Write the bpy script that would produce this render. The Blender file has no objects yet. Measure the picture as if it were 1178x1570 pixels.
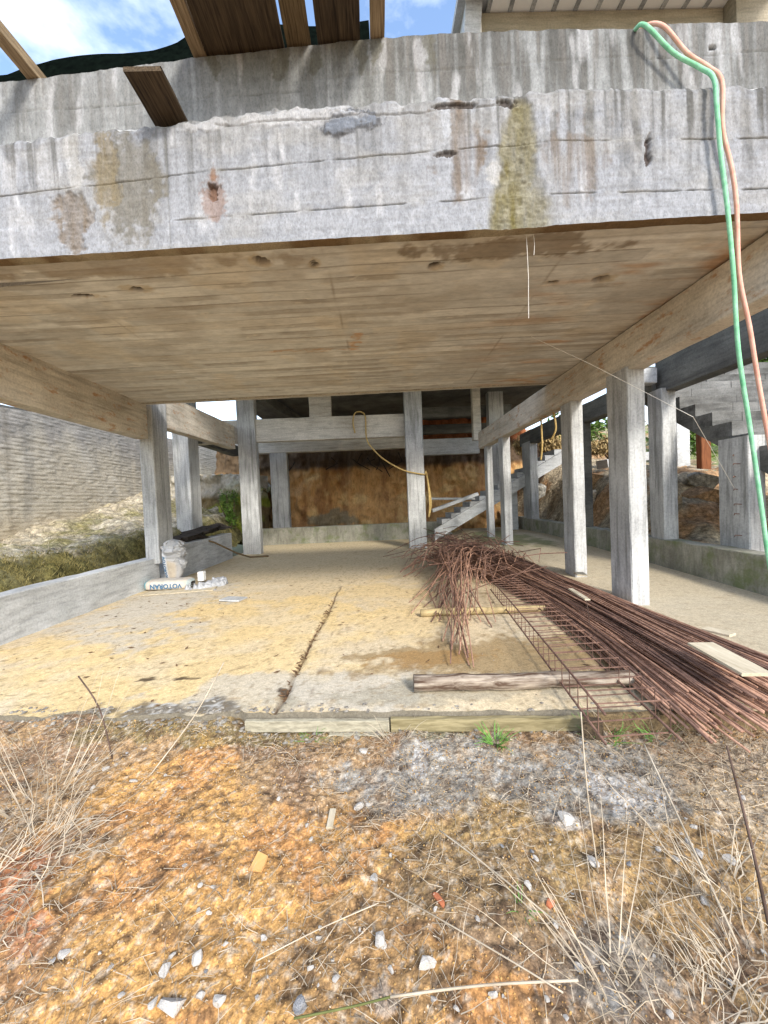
import bpy, bmesh, math, random
import numpy as np
from mathutils import Vector, Matrix
random.seed(7); RNG = np.random.default_rng(7)
S = bpy.context.scene
COL = S.collection
R = math.radians

# ------------------------------------------------------------------ camera, sky, sun, exposure
cam = bpy.data.objects.new('camera', bpy.data.cameras.new('camera')); COL.objects.link(cam)
cam.data.sensor_fit = 'HORIZONTAL'; cam.data.sensor_width = 36.0; cam.data.lens = 600/1178*36
cam.data.clip_start = .05; cam.data.clip_end = 2000
M4 = Matrix(((0.9989727, 0.0418694, -0.0173375, 0), (-0.0183253, 0.0233231, -0.9995600, 0), (-0.0414466, 0.9988508, 0.0240664, 0), (0, 0, 0, 1)))
cam.matrix_world = Matrix.Translation((0, 0, 1.3)) @ M4
S.camera = cam
S.view_settings.view_transform = 'Standard'; S.view_settings.look = 'None'
S.view_settings.gamma = 1; S.view_settings.use_curve_mapping = False
S.view_settings.exposure = 1.75
S.render.engine = 'CYCLES'
S.cycles.diffuse_bounces = 7; S.cycles.max_bounces = 10; S.cycles.use_denoising = True
try: S.cycles.denoising_prefilter = 'ACCURATE'
except Exception: pass

SUN_EL, SUN_AZ = R(32), R(157)          # azimuth measured clockwise from +Y: the sun stands behind the camera, a little right
w = bpy.data.worlds.new('World'); S.world = w; w.use_nodes = True
nt = w.node_tree; nt.nodes.clear()
out = nt.nodes.new('ShaderNodeOutputWorld'); bg = nt.nodes.new('ShaderNodeBackground'); bg.inputs[1].default_value = .14
sky = nt.nodes.new('ShaderNodeTexSky'); sky.sky_type = 'NISHITA'; sky.sun_disc = False
sky.sun_elevation = SUN_EL; sky.sun_rotation = SUN_AZ
tc = nt.nodes.new('ShaderNodeTexCoord'); mp = nt.nodes.new('ShaderNodeMapping'); mp.inputs['Scale'].default_value = (1.5, 1.5, 3.2)
mp.inputs['Location'].default_value = (3.3, 1.25, .4)
nz = nt.nodes.new('ShaderNodeTexNoise'); nz.inputs['Scale'].default_value = 1.6; nz.inputs['Detail'].default_value = 7; nz.inputs['Roughness'].default_value = .58
rp = nt.nodes.new('ShaderNodeValToRGB'); rp.color_ramp.elements[0].position = .45; rp.color_ramp.elements[1].position = .70
mx = nt.nodes.new('ShaderNodeMixRGB'); mx.inputs[2].default_value = (4.6, 4.8, 5.1, 1)
L = nt.links.new
L(tc.outputs['Generated'], mp.inputs[0]); L(mp.outputs[0], nz.inputs['Vector']); L(nz.outputs['Fac'], rp.inputs[0])
L(rp.outputs[0], mx.inputs[0]); L(sky.outputs[0], mx.inputs[1]); L(mx.outputs[0], bg.inputs[0]); L(bg.outputs[0], out.inputs[0])

sun = bpy.data.objects.new('sun', bpy.data.lights.new('sun', 'SUN')); COL.objects.link(sun)
sun.data.energy = 1.4; sun.data.angle = R(11); sun.data.color = (1, .94, .84)
sd = Vector((math.sin(SUN_AZ)*math.cos(SUN_EL), math.cos(SUN_AZ)*math.cos(SUN_EL), math.sin(SUN_EL)))
sun.rotation_euler = sd.to_track_quat('Z', 'Y').to_euler()

# ------------------------------------------------------------------ numpy noise
def _h(ix, iy, s):
    n = (ix.astype(np.int64)*374761393 + iy.astype(np.int64)*668265263 + s*982451653) & 0xffffffff
    n = ((n ^ (n >> 13))*1274126177) & 0xffffffff
    return ((n ^ (n >> 16)) & 0xffff)/65535.0
def vn(x, y, s=0):
    x = np.asarray(x, float); y = np.asarray(y, float); ix = np.floor(x); iy = np.floor(y)
    fx = x-ix; fy = y-iy; fx = fx*fx*(3-2*fx); fy = fy*fy*(3-2*fy)
    a = _h(ix, iy, s); b = _h(ix+1, iy, s); c = _h(ix, iy+1, s); d = _h(ix+1, iy+1, s)
    return (a*(1-fx)+b*fx)*(1-fy)+(c*(1-fx)+d*fx)*fy
def fbm(x, y, o=4, s=0, g=.5):
    t = 0; a = 1; n = 0
    for k in range(o):
        t = t+a*vn(x*2**k+k*17.3, y*2**k-k*9.1, s+k); n += a; a *= g
    return t/n                                   # 0..1, mean .5
def sst(a, b, x): t = np.clip((x-a)/(b-a), 0, 1); return t*t*(3-2*t)
def blob(x, y, cx, cy, rx, ry, s=0, rag=.5, f=8.):
    """1 inside a ragged ellipse"""
    xw = x+(fbm(x*f*.5+3, y*f*.5, 3, s+900)-.5)*rx*1.5; yw = y+(fbm(x*f*.5-5, y*f*.5+8, 3, s+950)-.5)*ry*1.1
    d = np.sqrt(((xw-cx)/rx)**2+((yw-cy)/ry)**2)+(fbm(x*f, y*f, 3, s)-.5)*2*rag+(fbm(x*f*5, y*f*4, 3, s+40)-.5)*.7
    return 1-sst(.72, 1.12, d)
def lerpc(c, m, col): return c*(1-m[..., None])+np.array(col)*m[..., None]
pw = np.interp

# ------------------------------------------------------------------ mesh helpers
class MB:
    def __init__(s): s.v = []; s.f = []; s.n = 0
    def add(s, v, f):
        s.v.extend(v); o = s.n; s.f.extend([tuple(i+o for i in q) for q in f]); s.n += len(v); return s
    def hexa(s, p):                                  # 8 corners: bottom 4 (ccw), top 4
        return s.add([tuple(q) for q in p], [(3, 2, 1, 0), (4, 5, 6, 7), (0, 1, 5, 4), (1, 2, 6, 5), (2, 3, 7, 6), (3, 0, 4, 7)])
    def box(s, a, b):
        (x0, y0, z0), (x1, y1, z1) = a, b
        return s.hexa([(x0, y0, z0), (x1, y0, z0), (x1, y1, z0), (x0, y1, z0), (x0, y0, z1), (x1, y0, z1), (x1, y1, z1), (x0, y1, z1)])
    def tube(s, path, r, n=6, cap=True, r1=None):
        P = [Vector(p) for p in path]; m = len(P); vs = []; up = Vector((.13, .21, 1)).normalized(); ref = None
        for i, p in enumerate(P):
            t = (P[min(i+1, m-1)]-P[max(i-1, 0)]).normalized()
            if ref is None: ref = t.cross(up if abs(t.dot(up)) < .95 else Vector((1, 0, 0))).normalized()
            ref = (ref-t*ref.dot(t)).normalized(); b = t.cross(ref)
            rr = r if r1 is None else r+(r1-r)*i/(m-1)
            for k in range(n):
                a = 2*math.pi*k/n; vs.append(tuple(p+(ref*math.cos(a)+b*math.sin(a))*rr))
        fs = [(i*n+k, i*n+(k+1) % n, (i+1)*n+(k+1) % n, (i+1)*n+k) for i in range(m-1) for k in range(n)]
        if cap: fs += [tuple(range(n-1, -1, -1)), tuple((m-1)*n+k for k in range(n))]
        return s.add(vs, fs)
    def mesh(s, name):
        me = bpy.data.meshes.new(name); me.from_pydata(s.v, [], s.f); me.update(); return me
    def build(s, name, mt, parent=None, smooth=False, loc=None):
        return link(name, s.mesh(name), mt, parent, smooth, loc)
def link(name, me, mt, parent=None, smooth=False, loc=None):
    if mt is not None and not me.materials: me.materials.append(mt)
    if smooth: me.shade_smooth()
    o = bpy.data.objects.new(name, me); COL.objects.link(o)
    if loc is not None: o.location = loc
    if parent is not None: o.parent = parent
    return o
def grid(name, X, Y, Z, mt, col=None, parent=None, smooth=True, flip=False, rim=None):
    """one sheet from 2-D arrays of coordinates (rows x cols), optional colour per vertex"""
    r, c = X.shape; V = np.stack([X, Y, Z], -1).reshape(-1, 3)
    i = np.arange(r*c).reshape(r, c); q = np.stack([i[:-1, :-1], i[:-1, 1:], i[1:, 1:], i[1:, :-1]], -1).reshape(-1, 4)
    if flip: q = q[:, ::-1]
    me = bpy.data.meshes.new(name); me.vertices.add(len(V)); me.vertices.foreach_set('co', V.astype(np.float32).ravel())
    me.loops.add(q.size); me.loops.foreach_set('vertex_index', q.astype(np.int32).ravel())
    me.polygons.add(len(q)); me.polygons.foreach_set('loop_start', (np.arange(len(q))*4).astype(np.int32))
    me.polygons.foreach_set('loop_total', np.full(len(q), 4, np.int32)); me.update(calc_edges=True)
    if col is not None: setcol(me, col.reshape(-1, 3))
    return link(name, me, mt, parent, smooth)
def setcol(me, c):
    a = me.color_attributes.new('Col', 'FLOAT_COLOR', 'POINT'); d = np.ones((len(c), 4), np.float32); d[:, :3] = c
    a.data.foreach_set('color', d.ravel())
def tag(o, label=None, cat=None, group=None, kind=None):
    if label: o['label'] = label
    if cat: o['category'] = cat
    if group: o['group'] = group
    if kind: o['kind'] = kind
    return o
def empty(name, loc=(0, 0, 0)):
    o = bpy.data.objects.new(name, None); COL.objects.link(o); o.location = loc; o.empty_display_size = .1; return o

# ------------------------------------------------------------------ materials
class NB:
    def __init__(s, name, rough=.9, spec=.2):
        s.m = bpy.data.materials.new(name); s.m.use_nodes = True; s.t = s.m.node_tree
        s.b = s.t.nodes['Principled BSDF']; s.b.inputs['Roughness'].default_value = rough; s.b.inputs['Specular IOR Level'].default_value = spec
    def nd(s, t, **k):
        n = s.t.nodes.new(t)
        for a, v in k.items(): setattr(n, a, v)
        return n
    def ln(s, a, b): s.t.links.new(a, b)
    def vec(s, scale=(1, 1, 1), rnd=True, rot=(0, 0, 0)):
        tc = s.nd('ShaderNodeTexCoord'); m = s.nd('ShaderNodeMapping'); m.inputs['Scale'].default_value = scale; m.inputs['Rotation'].default_value = rot
        src = tc.outputs['Object']
        if rnd:
            oi = s.nd('ShaderNodeObjectInfo'); a = s.nd('ShaderNodeVectorMath', operation='MULTIPLY_ADD')
            a.inputs[1].default_value = (37, 53, 19); s.ln(oi.outputs['Random'], a.inputs[0]); s.ln(src, a.inputs[2]); src = a.outputs[0]
        s.ln(src, m.inputs[0]); return m.outputs[0]
    def noise(s, v, sc, det=4, ro=.55, dist=0):
        n = s.nd('ShaderNodeTexNoise'); n.inputs['Scale'].default_value = sc; n.inputs['Detail'].default_value = det
        n.inputs['Roughness'].default_value = ro; n.inputs['Distortion'].default_value = dist; s.ln(v, n.inputs['Vector']); return n.outputs['Fac']
    def ramp(s, f, st):
        r = s.nd('ShaderNodeValToRGB'); e = r.color_ramp.elements
        while len(e) < len(st): e.new(.5)
        for k, (p, c) in zip(e, st): k.position = p; k.color = (*c, 1) if isinstance(c, tuple) else (c, c, c, 1)
        s.ln(f, r.inputs[0]); return r.outputs[0]
    def mix(s, f, a, b, mode='MIX'):
        m = s.nd('ShaderNodeMixRGB', blend_type=mode)
        for i, x in ((0, f), (1, a), (2, b)):
            if isinstance(x, (int, float)): m.inputs[i].default_value = x if i == 0 else (x, x, x, 1)
            elif isinstance(x, tuple): m.inputs[i].default_value = (*x, 1)
            else: s.ln(x, m.inputs[i])
        return m.outputs[0]
    def attr(s): n = s.nd('ShaderNodeVertexColor', layer_name='Col'); return n.outputs[0]
    def bump(s, hs):
        prev = None
        for h, st, d in hs:
            b = s.nd('ShaderNodeBump'); b.inputs['Strength'].default_value = st; b.inputs['Distance'].default_value = d; s.ln(h, b.inputs['Height'])
            if prev: s.ln(prev, b.inputs['Normal'])
            prev = b.outputs[0]
        s.ln(prev, s.b.inputs['Normal'])
    def done(s, c):
        if isinstance(c, tuple): s.b.inputs['Base Color'].default_value = (*c, 1)
        else: s.ln(c, s.b.inputs['Base Color'])
        return s.m

def concrete(name, lo, hi, stain=(.10, .10, .09), amt=.6, axis=(9, 9, .7), moss=None, rust=None):
    b = NB(name); v = b.vec(); vs = b.vec(axis)
    big = b.noise(v, 1.6, 5, .6); fine = b.noise(v, 38, 5, .7); grain = b.noise(vs, 3.5, 6, .62, .4); st = b.noise(vs, 1.1, 5, .65, .3)
    c = b.mix(b.ramp(big, [(.3, 0.), (.72, 1.)]), lo, hi)
    c = b.mix(.75, c, b.ramp(grain, [(.25, .55), (.5, 1.), (.8, 1.25)]), 'MULTIPLY')
    c = b.mix(.7, c, b.ramp(fine, [(.3, .62), (.55, 1.), (.8, 1.2)]), 'MULTIPLY')
    f = b.mix(1., b.ramp(st, [(.5, 0.), (.72, 1.)]), amt, 'MULTIPLY'); c = b.mix(f, c, stain)
    if rust: c = b.mix(b.ramp(b.noise(b.vec((2, 2, 5)), 2.1, 5, .7), [(.56, 0.), (.68, .8)]), c, rust)
    if moss: c = b.mix(b.ramp(b.noise(v, 2.4, 5, .7), [(.5, 0.), (.68, .8)]), c, moss)
    b.bump([(grain, .35, .012), (fine, .45, .006)])
    return b.done(c)
def attrmat(name, sc=40, lo=.65, hi=1.25, bumps=((40, .5, .006),), rough=.92, axis=(1, 1, 1), spec=.2):
    b = NB(name, rough, spec); v = b.vec(axis, rnd=False); f = b.noise(v, sc, 6, .68); g = b.noise(v, sc*.22, 5, .6)
    c = b.mix(1., b.attr(), b.ramp(f, [(.28, lo), (.5, 1.), (.78, hi)]), 'MULTIPLY')
    c = b.mix(.6, c, b.ramp(g, [(.3, .75), (.5, 1.), (.72, 1.18)]), 'MULTIPLY')
    b.bump([(b.noise(v, s, 6, .7), st, d) for s, st, d in bumps]); return b.done(c)
def plain(name, c1, c2, sc=12, rough=.7, spec=.3, axis=(1, 1, 1), bump=.3, dist=.004, lo=.32, hi=.7):
    b = NB(name, rough, spec); v = b.vec(axis); n = b.noise(v, sc, 6, .65, .3)
    b.bump([(n, bump, dist)]); return b.done(b.ramp(n, [(lo, c1), (hi, c2)]))
def crumbly(name, sc, lo, hi, vor, bd, rough=.95, vc=1.):
    b = NB(name, rough, .15); v = b.vec((1, 1, 1), rnd=False); f = b.noise(v, sc, 7, .75); g = b.noise(v, sc*3.1, 4, .7)
    vo = b.nd('ShaderNodeTexVoronoi', feature='F1'); vo.inputs['Scale'].default_value = vor; vo.inputs['Randomness'].default_value = 1; b.ln(v, vo.inputs['Vector'])
    c = b.mix(1., b.attr(), b.ramp(f, [(.30, lo), (.5, 1.), (.70, hi)]), 'MULTIPLY'); c = b.mix(.35+.45*vc, c, b.ramp(g, [(.34, .55), (.5, 1.), (.66, 1.4)]), 'MULTIPLY')
    c = b.mix(.75*vc, c, b.ramp(vo.outputs['Distance'], [(.05, 1.25), (.45, 1.), (.75, .62)]), 'MULTIPLY')
    cell = b.nd('ShaderNodeSeparateColor'); b.ln(vo.outputs['Color'], cell.inputs[0]); c = b.mix(.6*vc, c, b.ramp(cell.outputs[0], [(0., .65), (.5, 1.), (1., 1.35)]), 'MULTIPLY')
    inv = b.ramp(vo.outputs['Distance'], [(0., 1.), (.8, 0.)])
    b.bump([(inv, .55*vc, bd), (f, .6, bd), (g, .4, bd*.4)]); return b.done(c)
M = {}
M['col'] = concrete('column concrete', (.30, .305, .305), (.52, .525, .52), (.10, .10, .09), .7)
M['colwarm'] = concrete('warm concrete', (.38, .33, .26), (.58, .52, .42), (.15, .13, .09), .45)
M['beam'] = concrete('beam concrete', (.46, .41, .34), (.68, .62, .53), (.15, .13, .09), .5, (.8, .6, 7), rust=(.40, .20, .08))
M['beamx'] = concrete('back beam concrete', (.42, .39, .34), (.62, .59, .53), (.15, .14, .11), .5, (.7, 5, 8))
M['beamdark'] = concrete('dark beam concrete', (.085, .085, .08), (.17, .17, .155), (.04, .04, .04), .6, (.8, .6, 6))  # plain dark grey tone for beams, rear slab and stair soffit
M['low'] = concrete('kerb concrete', (.36, .37, .37), (.55, .56, .57), (.15, .15, .14), .45, (1.2, .8, 6))
M['lowmoss'] = concrete('mossy kerb concrete', (.22, .21, .17), (.38, .37, .31), (.12, .12, .08), .6, (4, 4, .9), moss=(.13, .16, .06))
M['stair'] = concrete('stair concrete', (.075, .075, .072), (.21, .21, .205), (.03, .03, .028), .8, (1, 5, 5))
M['face'] = attrmat('front beam face', 90, .66, 1.26, ((110, .5, .004), (24, .4, .008)), axis=(1, 1, .55))
M['ceil'] = attrmat('soffit board marked', 30, .82, 1.12, ((30, .45, .005),), axis=(.5, 1.7, 1))
M['floor'] = crumbly('dusty floor', 40, .8, 1.2, 60, .003, vc=.3)
M['soil'] = crumbly('soil', 55, .55, 1.4, 95, .005, vc=.65)
M['earth'] = crumbly('earth bank', 14, .5, 1.4, 11, .03)
M['cut'] = attrmat('cut earth', 14, .6, 1.3, ((16, .6, .03),), axis=(1, 1, .3))
M['render'] = attrmat('block wall render', 24, .55, 1.25, ((34, .6, .01),), axis=(1, 1, 2))
M['rebar'] = plain('rusty steel', (.16, .08, .053), (.45, .265, .18), 14, .75, .3, (1, 1, 1))
M['rebar2'] = plain('dark rusty steel', (.075, .04, .03), (.22, .125, .09), 14, .75, .3)
M['log'] = plain('peeled log', (.075, .045, .03), (.40, .34, .27), 11, .85, .2, (.28, 2.6, 2.6), .6, .01, .40, .66)
M['log2'] = plain('pale log', (.30, .22, .11), (.48, .38, .2), 8, .85, .2, (.3, 3, 3), .4)
M['wood'] = plain('weathered formwork wood', (.06, .042, .022), (.24, .17, .09), 9, .85, .2, (9, .45, 9), .5)
M['wooddark'] = plain('dark formwork wood', (.020, .014, .010), (.12, .085, .05), 8, .85, .2, (9, .45, 9), .5)  # darker tone of the formwork wood
M['woodpole'] = plain('brown timber pole', (.13, .085, .045), (.44, .33, .20), 9, .85, .2, (9, .5, 9), .5)
M['board'] = plain('ochre edge board', (.13, .105, .05), (.33, .28, .16), 8, .85, .2, (.4, 6, 6), .5)
M['concboard'] = plain('pale cement crusted board', (.20, .18, .13), (.42, .385, .29), 14, .9, .2, (1, 4, 4), .6)
M['palewood'] = plain('pale sawn board', (.38, .32, .22), (.60, .53, .40), 9, .85, .2, (3, .5, 5), .3)
M['tarp'] = plain('dark green net', (.0015, .0022, .002), (.004, .0065, .005), 20, 1., .0)
M['green'] = plain('green hose plastic', (.13, .40, .21), (.34, .66, .42), 14, .8, .15, bump=.15)
M['salmon'] = plain('salmon hose plastic', (.62, .27, .20), (.70, .42, .34), 14, .8, .15, bump=.15)
M['cord'] = plain('yellow cord', (.36, .25, .09), (.52, .38, .16), 20, .7, .2)
M['string'] = plain('white string', (.62, .60, .55), (.75, .73, .68), 20, .8, .2)
M['stone'] = plain('pale stone', (.30, .26, .21), (.66, .64, .61), 40, .85, .2, bump=.6, dist=.006)
M['stonegrey'] = plain('grey stone', (.10, .10, .11), (.5, .5, .5), 30, .85, .2, bump=.7, dist=.006)
M['brick'] = plain('broken brick', (.33, .10, .05), (.5, .19, .09), 30, .9, .1)
M['tile'] = plain('tan tile', (.48, .26, .09), (.56, .34, .14), 14, .8, .2)
M['straw'] = plain('dry straw', (.26, .21, .15), (.56, .48, .37), 5, .8, .2, bump=.05)
M['strawdark'] = plain('grey dead grass', (.14, .11, .08), (.38, .31, .22), 5, .85, .2, bump=.05)
M['olive'] = plain('olive cane', (.06, .07, .02), (.16, .17, .06), 5, .8, .2)
M['twig'] = plain('dark twig', (.05, .032, .024), (.15, .1, .08), 9, .85, .2)
M['blade'] = plain('green blades', (.07, .17, .03), (.17, .34, .07), 6, .6, .3, bump=.05)
M['leaf'] = plain('leaves', (.045, .10, .015), (.17, .27, .05), 3, .6, .3, bump=.05)
M['leafdry'] = plain('dry hanging vegetation', (.20, .13, .05), (.50, .38, .19), 4, .8, .2, bump=.05)
M['white'] = plain('white paint', (.80, .79, .76), (.88, .87, .85), 3, .7, .3, bump=.1)
M['fascia'] = concrete('fascia concrete', (.26, .23, .17), (.38, .34, .27), (.15, .14, .10), .5, (.7, 4, 6))
M['rust'] = plain('rust brown post', (.10, .035, .015), (.22, .085, .035), 6, .85, .2, (6, 6, .6))
M['bag'] = attrmat('cement bag paper', 30, .85, 1.08, ((24, .5, .01),), .7)
M['ink'] = plain('blue print', (.04, .11, .20), (.08, .17, .28), 30, .7, .2)
M['cement'] = plain('spilled cement', (.26, .27, .29), (.46, .47, .49), 30, .95, .1, bump=.8, dist=.01)
M['dark'] = plain('dark debris', (.012, .01, .008), (.06, .048, .038), 9, .9, .1)

# ------------------------------------------------------------------ beams and columns
def bar(p0, p1, a, b, cham=.012, seg=.22, jit=.0016, dirw=None):
    """prism from p0 to p1; a = full width across (horizontal), b = full height/other; chipped chamfered edges"""
    p0, p1 = Vector(p0), Vector(p1); t = (p1-p0); ln = t.length; t.normalize()
    s = Vector(dirw).normalized() if dirw else (t.cross(Vector((0, 0, 1))).normalized() if abs(t.z) < .9 else Vector((1, 0, 0)))
    u = s.cross(t).normalized(); n = max(2, int(ln/seg)); mb = MB(); vs = []
    cs = []
    for sx, sy in ((1, 1), (-1, 1), (-1, -1), (1, -1)):
        c0, c1 = (sx*(a/2), sy*(b/2-cham)), (sx*(a/2-cham), sy*(b/2))
        cs += [c0, c1] if sx*sy > 0 else [c1, c0]
    for i in range(n+1):
        for k, (x, y) in enumerate(cs):
            j = random.gauss(0, jit) if 0 < i < n else 0
            if random.random() < .05: j -= random.uniform(.002, .011)
            f = 1+j/max(.1, math.hypot(x, y))
            vs.append(tuple(p0+t*ln*i/n+s*x*f+u*y*f))
    fs = [(i*8+k, i*8+(k+1) % 8, (i+1)*8+(k+1) % 8, (i+1)*8+k) for i in range(n) for k in range(8)]
    fs += [tuple(range(7, -1, -1)), tuple(n*8+k for k in range(8))]
    mb.add(vs, fs); return mb
def column(x0, x1, y0, y1, z0, z1, mt, parent, name='column', label=None):
    o = bar(((x0+x1)/2, (y0+y1)/2, z0), ((x0+x1)/2, (y0+y1)/2, z1), x1-x0, y1-y0, dirw=(1, 0, 0)).build(name, mt, parent)
    if label: o['label'] = label
    return o
def beamy(x0, x1, y0, y1, zb, zt, mt, parent, name='beam', dz=0, dx=0, label=None):
    o = bar(((x0+x1)/2, y0, (zb+zt)/2), ((x0+x1)/2+dx, y1, (zb+zt)/2+dz), x1-x0, zt-zb).build(name, mt, parent)
    if label: o['label'] = label
    return o
def beamx(x0, x1, y0, y1, zb, zt, mt, parent, name='beam', dz=0, label=None):
    o = bar((x0, (y0+y1)/2, (zb+zt)/2), (x1, (y0+y1)/2, (zb+zt)/2+dz), y1-y0, zt-zb).build(name, mt, parent)
    if label: o['label'] = label
    return o

# ================================================================== GROUND
def edgeY(x): return 2.40-.083*x                        # front edge of the floor slab
xs = np.concatenate([[-60, -20, -9, -6, -4.5, -3.6, -3.1], np.arange(-2.8, 2.8, .0078), [3.1, 3.6, 4.5, 6, 9, 20, 60]])
ys = np.concatenate([[-60, -20, -8, -3, -1, 0, .5, .75], np.arange(.9, 2.62, .0078), [2.8]])
X, Y = np.meshgrid(xs, ys)
def soilz(X, Y):
    z = -.105+(fbm(X*1.1, Y*1.1, 4, 3)-.5)*.10+(fbm(X*7, Y*7, 4, 5)-.5)*.042+(fbm(X*30, Y*30, 3, 8)-.5)*.024
    z = z-.03*sst(1.5, .9, Y)
    z = np.minimum(z, -.075)
    d = edgeY(X)-Y
    z = np.where(d < .12, np.minimum(z, -.06-.05*fbm(X*6, Y*6, 3, 77)), z)
    return z+sst(-.8, -1.0, X)*sst(.5, .02, d)*(.055+.03*fbm(X*5, Y*5, 3, 78))
Z = soilz(X, Y)
n1 = fbm(X*1.3+2, Y*1.3, 4, 21); n2 = fbm(X*4, Y*4, 5, 22); n3 = fbm(X*18, Y*18, 4, 23); n4 = fbm(X*60, Y*60, 2, 24)
C = np.ones(X.shape+(3,))*np.array((.37, .24, .125))
C = lerpc(C, sst(.45, .66, n2), (.25, .16, .095))
orange = np.clip(blob(X, Y, -.75, 1.75, .75, .55, 31, .7, 3)+blob(X, Y, -.35, 1.25, .7, .35, 32, .8, 3)+blob(X, Y, -1.05, 1.2, .35, .3, 33, .7, 3), 0, 1)
C = lerpc(C, orange*.9, (.53, .295, .10))
C = lerpc(C, orange*sst(.5, .66, n2)*.6, (.44, .205, .08))
C = lerpc(C, blob(X, Y, -1.45, 1.45, .3, .2, 35, .6, 5)*.8, (.38, .145, .07))
C = lerpc(C, blob(X, Y, .5, 1.55, .55, .3, 36, .6, 4)*.8, (.36, .24, .10))
C = lerpc(C, blob(X, Y, 1.35, 1.45, .5, .35, 37, .7, 5)*.6, (.40, .26, .105))
grey = np.clip(blob(X, Y, .66, 1.98, .72, .38, 41, .7, 4)+blob(X, Y, 1.1, 1.8, .3, .2, 42, .7, 5)*.9+blob(X, Y, .6, 1.14, .16, .1, 43, .5, 8)*.8+blob(X, Y, .2, 2.1, .12, .22, 44, .6, 8), 0, 1)
C = lerpc(C, grey*.92, (.25, .235, .205))
C = lerpc(C, sst(.60, .72, n3)*grey*.55, (.46, .46, .44))
C = lerpc(C, np.clip(blob(X, Y, 1.12, 1.78, .14, .12, 45, .6, 9)+blob(X, Y, .18, 2.08, .06, .17, 46, .7, 9)+blob(X, Y, -.05, 1.09, .05, .05, 47, .6, 12)+blob(X, Y, .76, 1.66, .07, .05, 48, .6, 14), 0, 1)*.6, (.56, .54, .51))
C = lerpc(C, blob(X, Y, 2.0, 1.7, .7, .5, 49, .7, 4)*.65, (.40, .33, .24))
C = lerpc(C, blob(X, Y, -.9, 2.42, 1.5, .13, 50, .9, 5)*.55, (.12, .115, .04))
C = lerpc(C, blob(X, Y, .25, 1.3, .5, .25, 54, .9, 5)*.5, (.22, .15, .09))
C = lerpc(C, blob(X, Y, -1.3, 1.15, .5, .3, 55, .9, 5)*.5, (.20, .13, .08))
C = lerpc(C, sst(.62, .76, n4)*.6, (.50, .43, .34)); C = lerpc(C, sst(.42, .24, n3)*.75, (.08, .05, .03)); C = lerpc(C, sst(.40, .26, n4)*.6, (.09, .055, .035))
C = C*(.74+.52*fbm(X*45, Y*45, 3, 25))[..., None]
ground = grid('ground', X, Y, Z, M['soil'], C); tag(ground, kind='structure')
far = MB().add([(-900, -900, -.7), (900, -900, -.7), (900, 900, -.7), (-900, 900, -.7)], [(0, 1, 2, 3)])
b = NB('far land'); far.build('far_ground', b.done(b.ramp(b.noise(b.vec(), .05, 6), [(.35, (.06, .08, .03)), (.65, (.14, .12, .06))])))
tag(bpy.data.objects['far_ground'], kind='structure')

# floor slab
def floorz(X, Y):
    z = (fbm(X*.8, Y*.8, 3, 60)-.5)*.012+(fbm(X*9, Y*9, 3, 61)-.5)*.007
    z = z+np.clip(X-2.35, 0, .6)/.6*np.clip(Y-4.4, 0, 6)*.045
    jx = -.70+.02*(Y-2.5)+(fbm(Y*3, Y*0, 3, 62)-.5)*.05
    z = z-.03*np.exp(-((X-jx)/.018)**2)*(Y < 5.4)
    return z
xs = np.concatenate([np.arange(-3.96, 3.2, .022), np.arange(3.2, 4.62, .05)]); u = np.concatenate([np.arange(0, .5, .012), np.arange(.5, 4, .024), np.arange(4, 11.6, .06)])
X, U = np.meshgrid(xs, u); ragged = (fbm(X*5, X*0, 4, 63)-.5)*(.17*(X < -.85)+.05*(X >= -.85))+(fbm(X*30, X*0, 2, 64)-.5)*.012
Y = edgeY(X)+U+ragged*np.clip(1-U/.4, 0, 1); Z = floorz(X, Y)
n2 = fbm(X*2.2, Y*2.2, 5, 65); n3 = fbm(X*9, Y*9, 4, 66); n4 = fbm(X*34, Y*34, 3, 67)
C = np.ones(X.shape+(3,))*np.array((.55, .45, .30))
yel = np.clip(blob(X, Y, -1.6, 4.1, 2.1, 1.5, 68, .6, 1.3)+blob(X, Y, .3, 5.2, .9, 1.3, 69, .6, 1.6)*.7+blob(X, Y, -2, 2.95, 1.1, .3, 70, .6, 2), 0, 1)
yel = np.clip(yel*.75+.35*(fbm(X*1.1, Y*1.1, 4, 58)-.35), 0, 1); C = lerpc(C, yel*.9, (.64, .475, .225)); C = lerpc(C, sst(.45, .75, n2)*.45, (.58, .50, .37)); C = C*(.84+.32*n4)[..., None]*(.88+.24*n3)[..., None]
C = lerpc(C, blob(X, Y, -3.1, 5.6, 1.1, 1.6, 71, .6, 2)*.7, (.47, .44, .38)); C = lerpc(C, sst(6, 9, Y)*.7, (.57, .47, .30))
C = lerpc(C, blob(X, Y, -.3, 2.75, 1.0, .32, 72, .8, 4)*.6, (.45, .43, .38))
wet = np.clip(blob(X, Y, .9, 3.12, 1.05, .5, 73, .5, 4)+blob(X, Y, .2, 3.3, .4, .12, 78, .5, 5), 0, 1)
C = lerpc(C, wet*.8, (.27, .185, .085)); C = lerpc(C, wet*blob(X, Y, .35, 3.2, .45, .16, 74, .5, 5)*.5, (.30, .155, .04))
C = lerpc(C, blob(X, Y, .7, 2.62, 1.1, .2, 75, .7, 5)*.6, (.30, .27, .20))
dk = np.clip(blob(X, Y, -1.55, 3.02, .1, .035, 76, .7, 14)+blob(X, Y, -1.85, 3.03, .07, .04, 77, .8, 16)+blob(X, Y, -.72, 2.72, .05, .12, 79, .6, 14), 0, 1)
C = lerpc(C, dk*.9, (.05, .032, .02))
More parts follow.
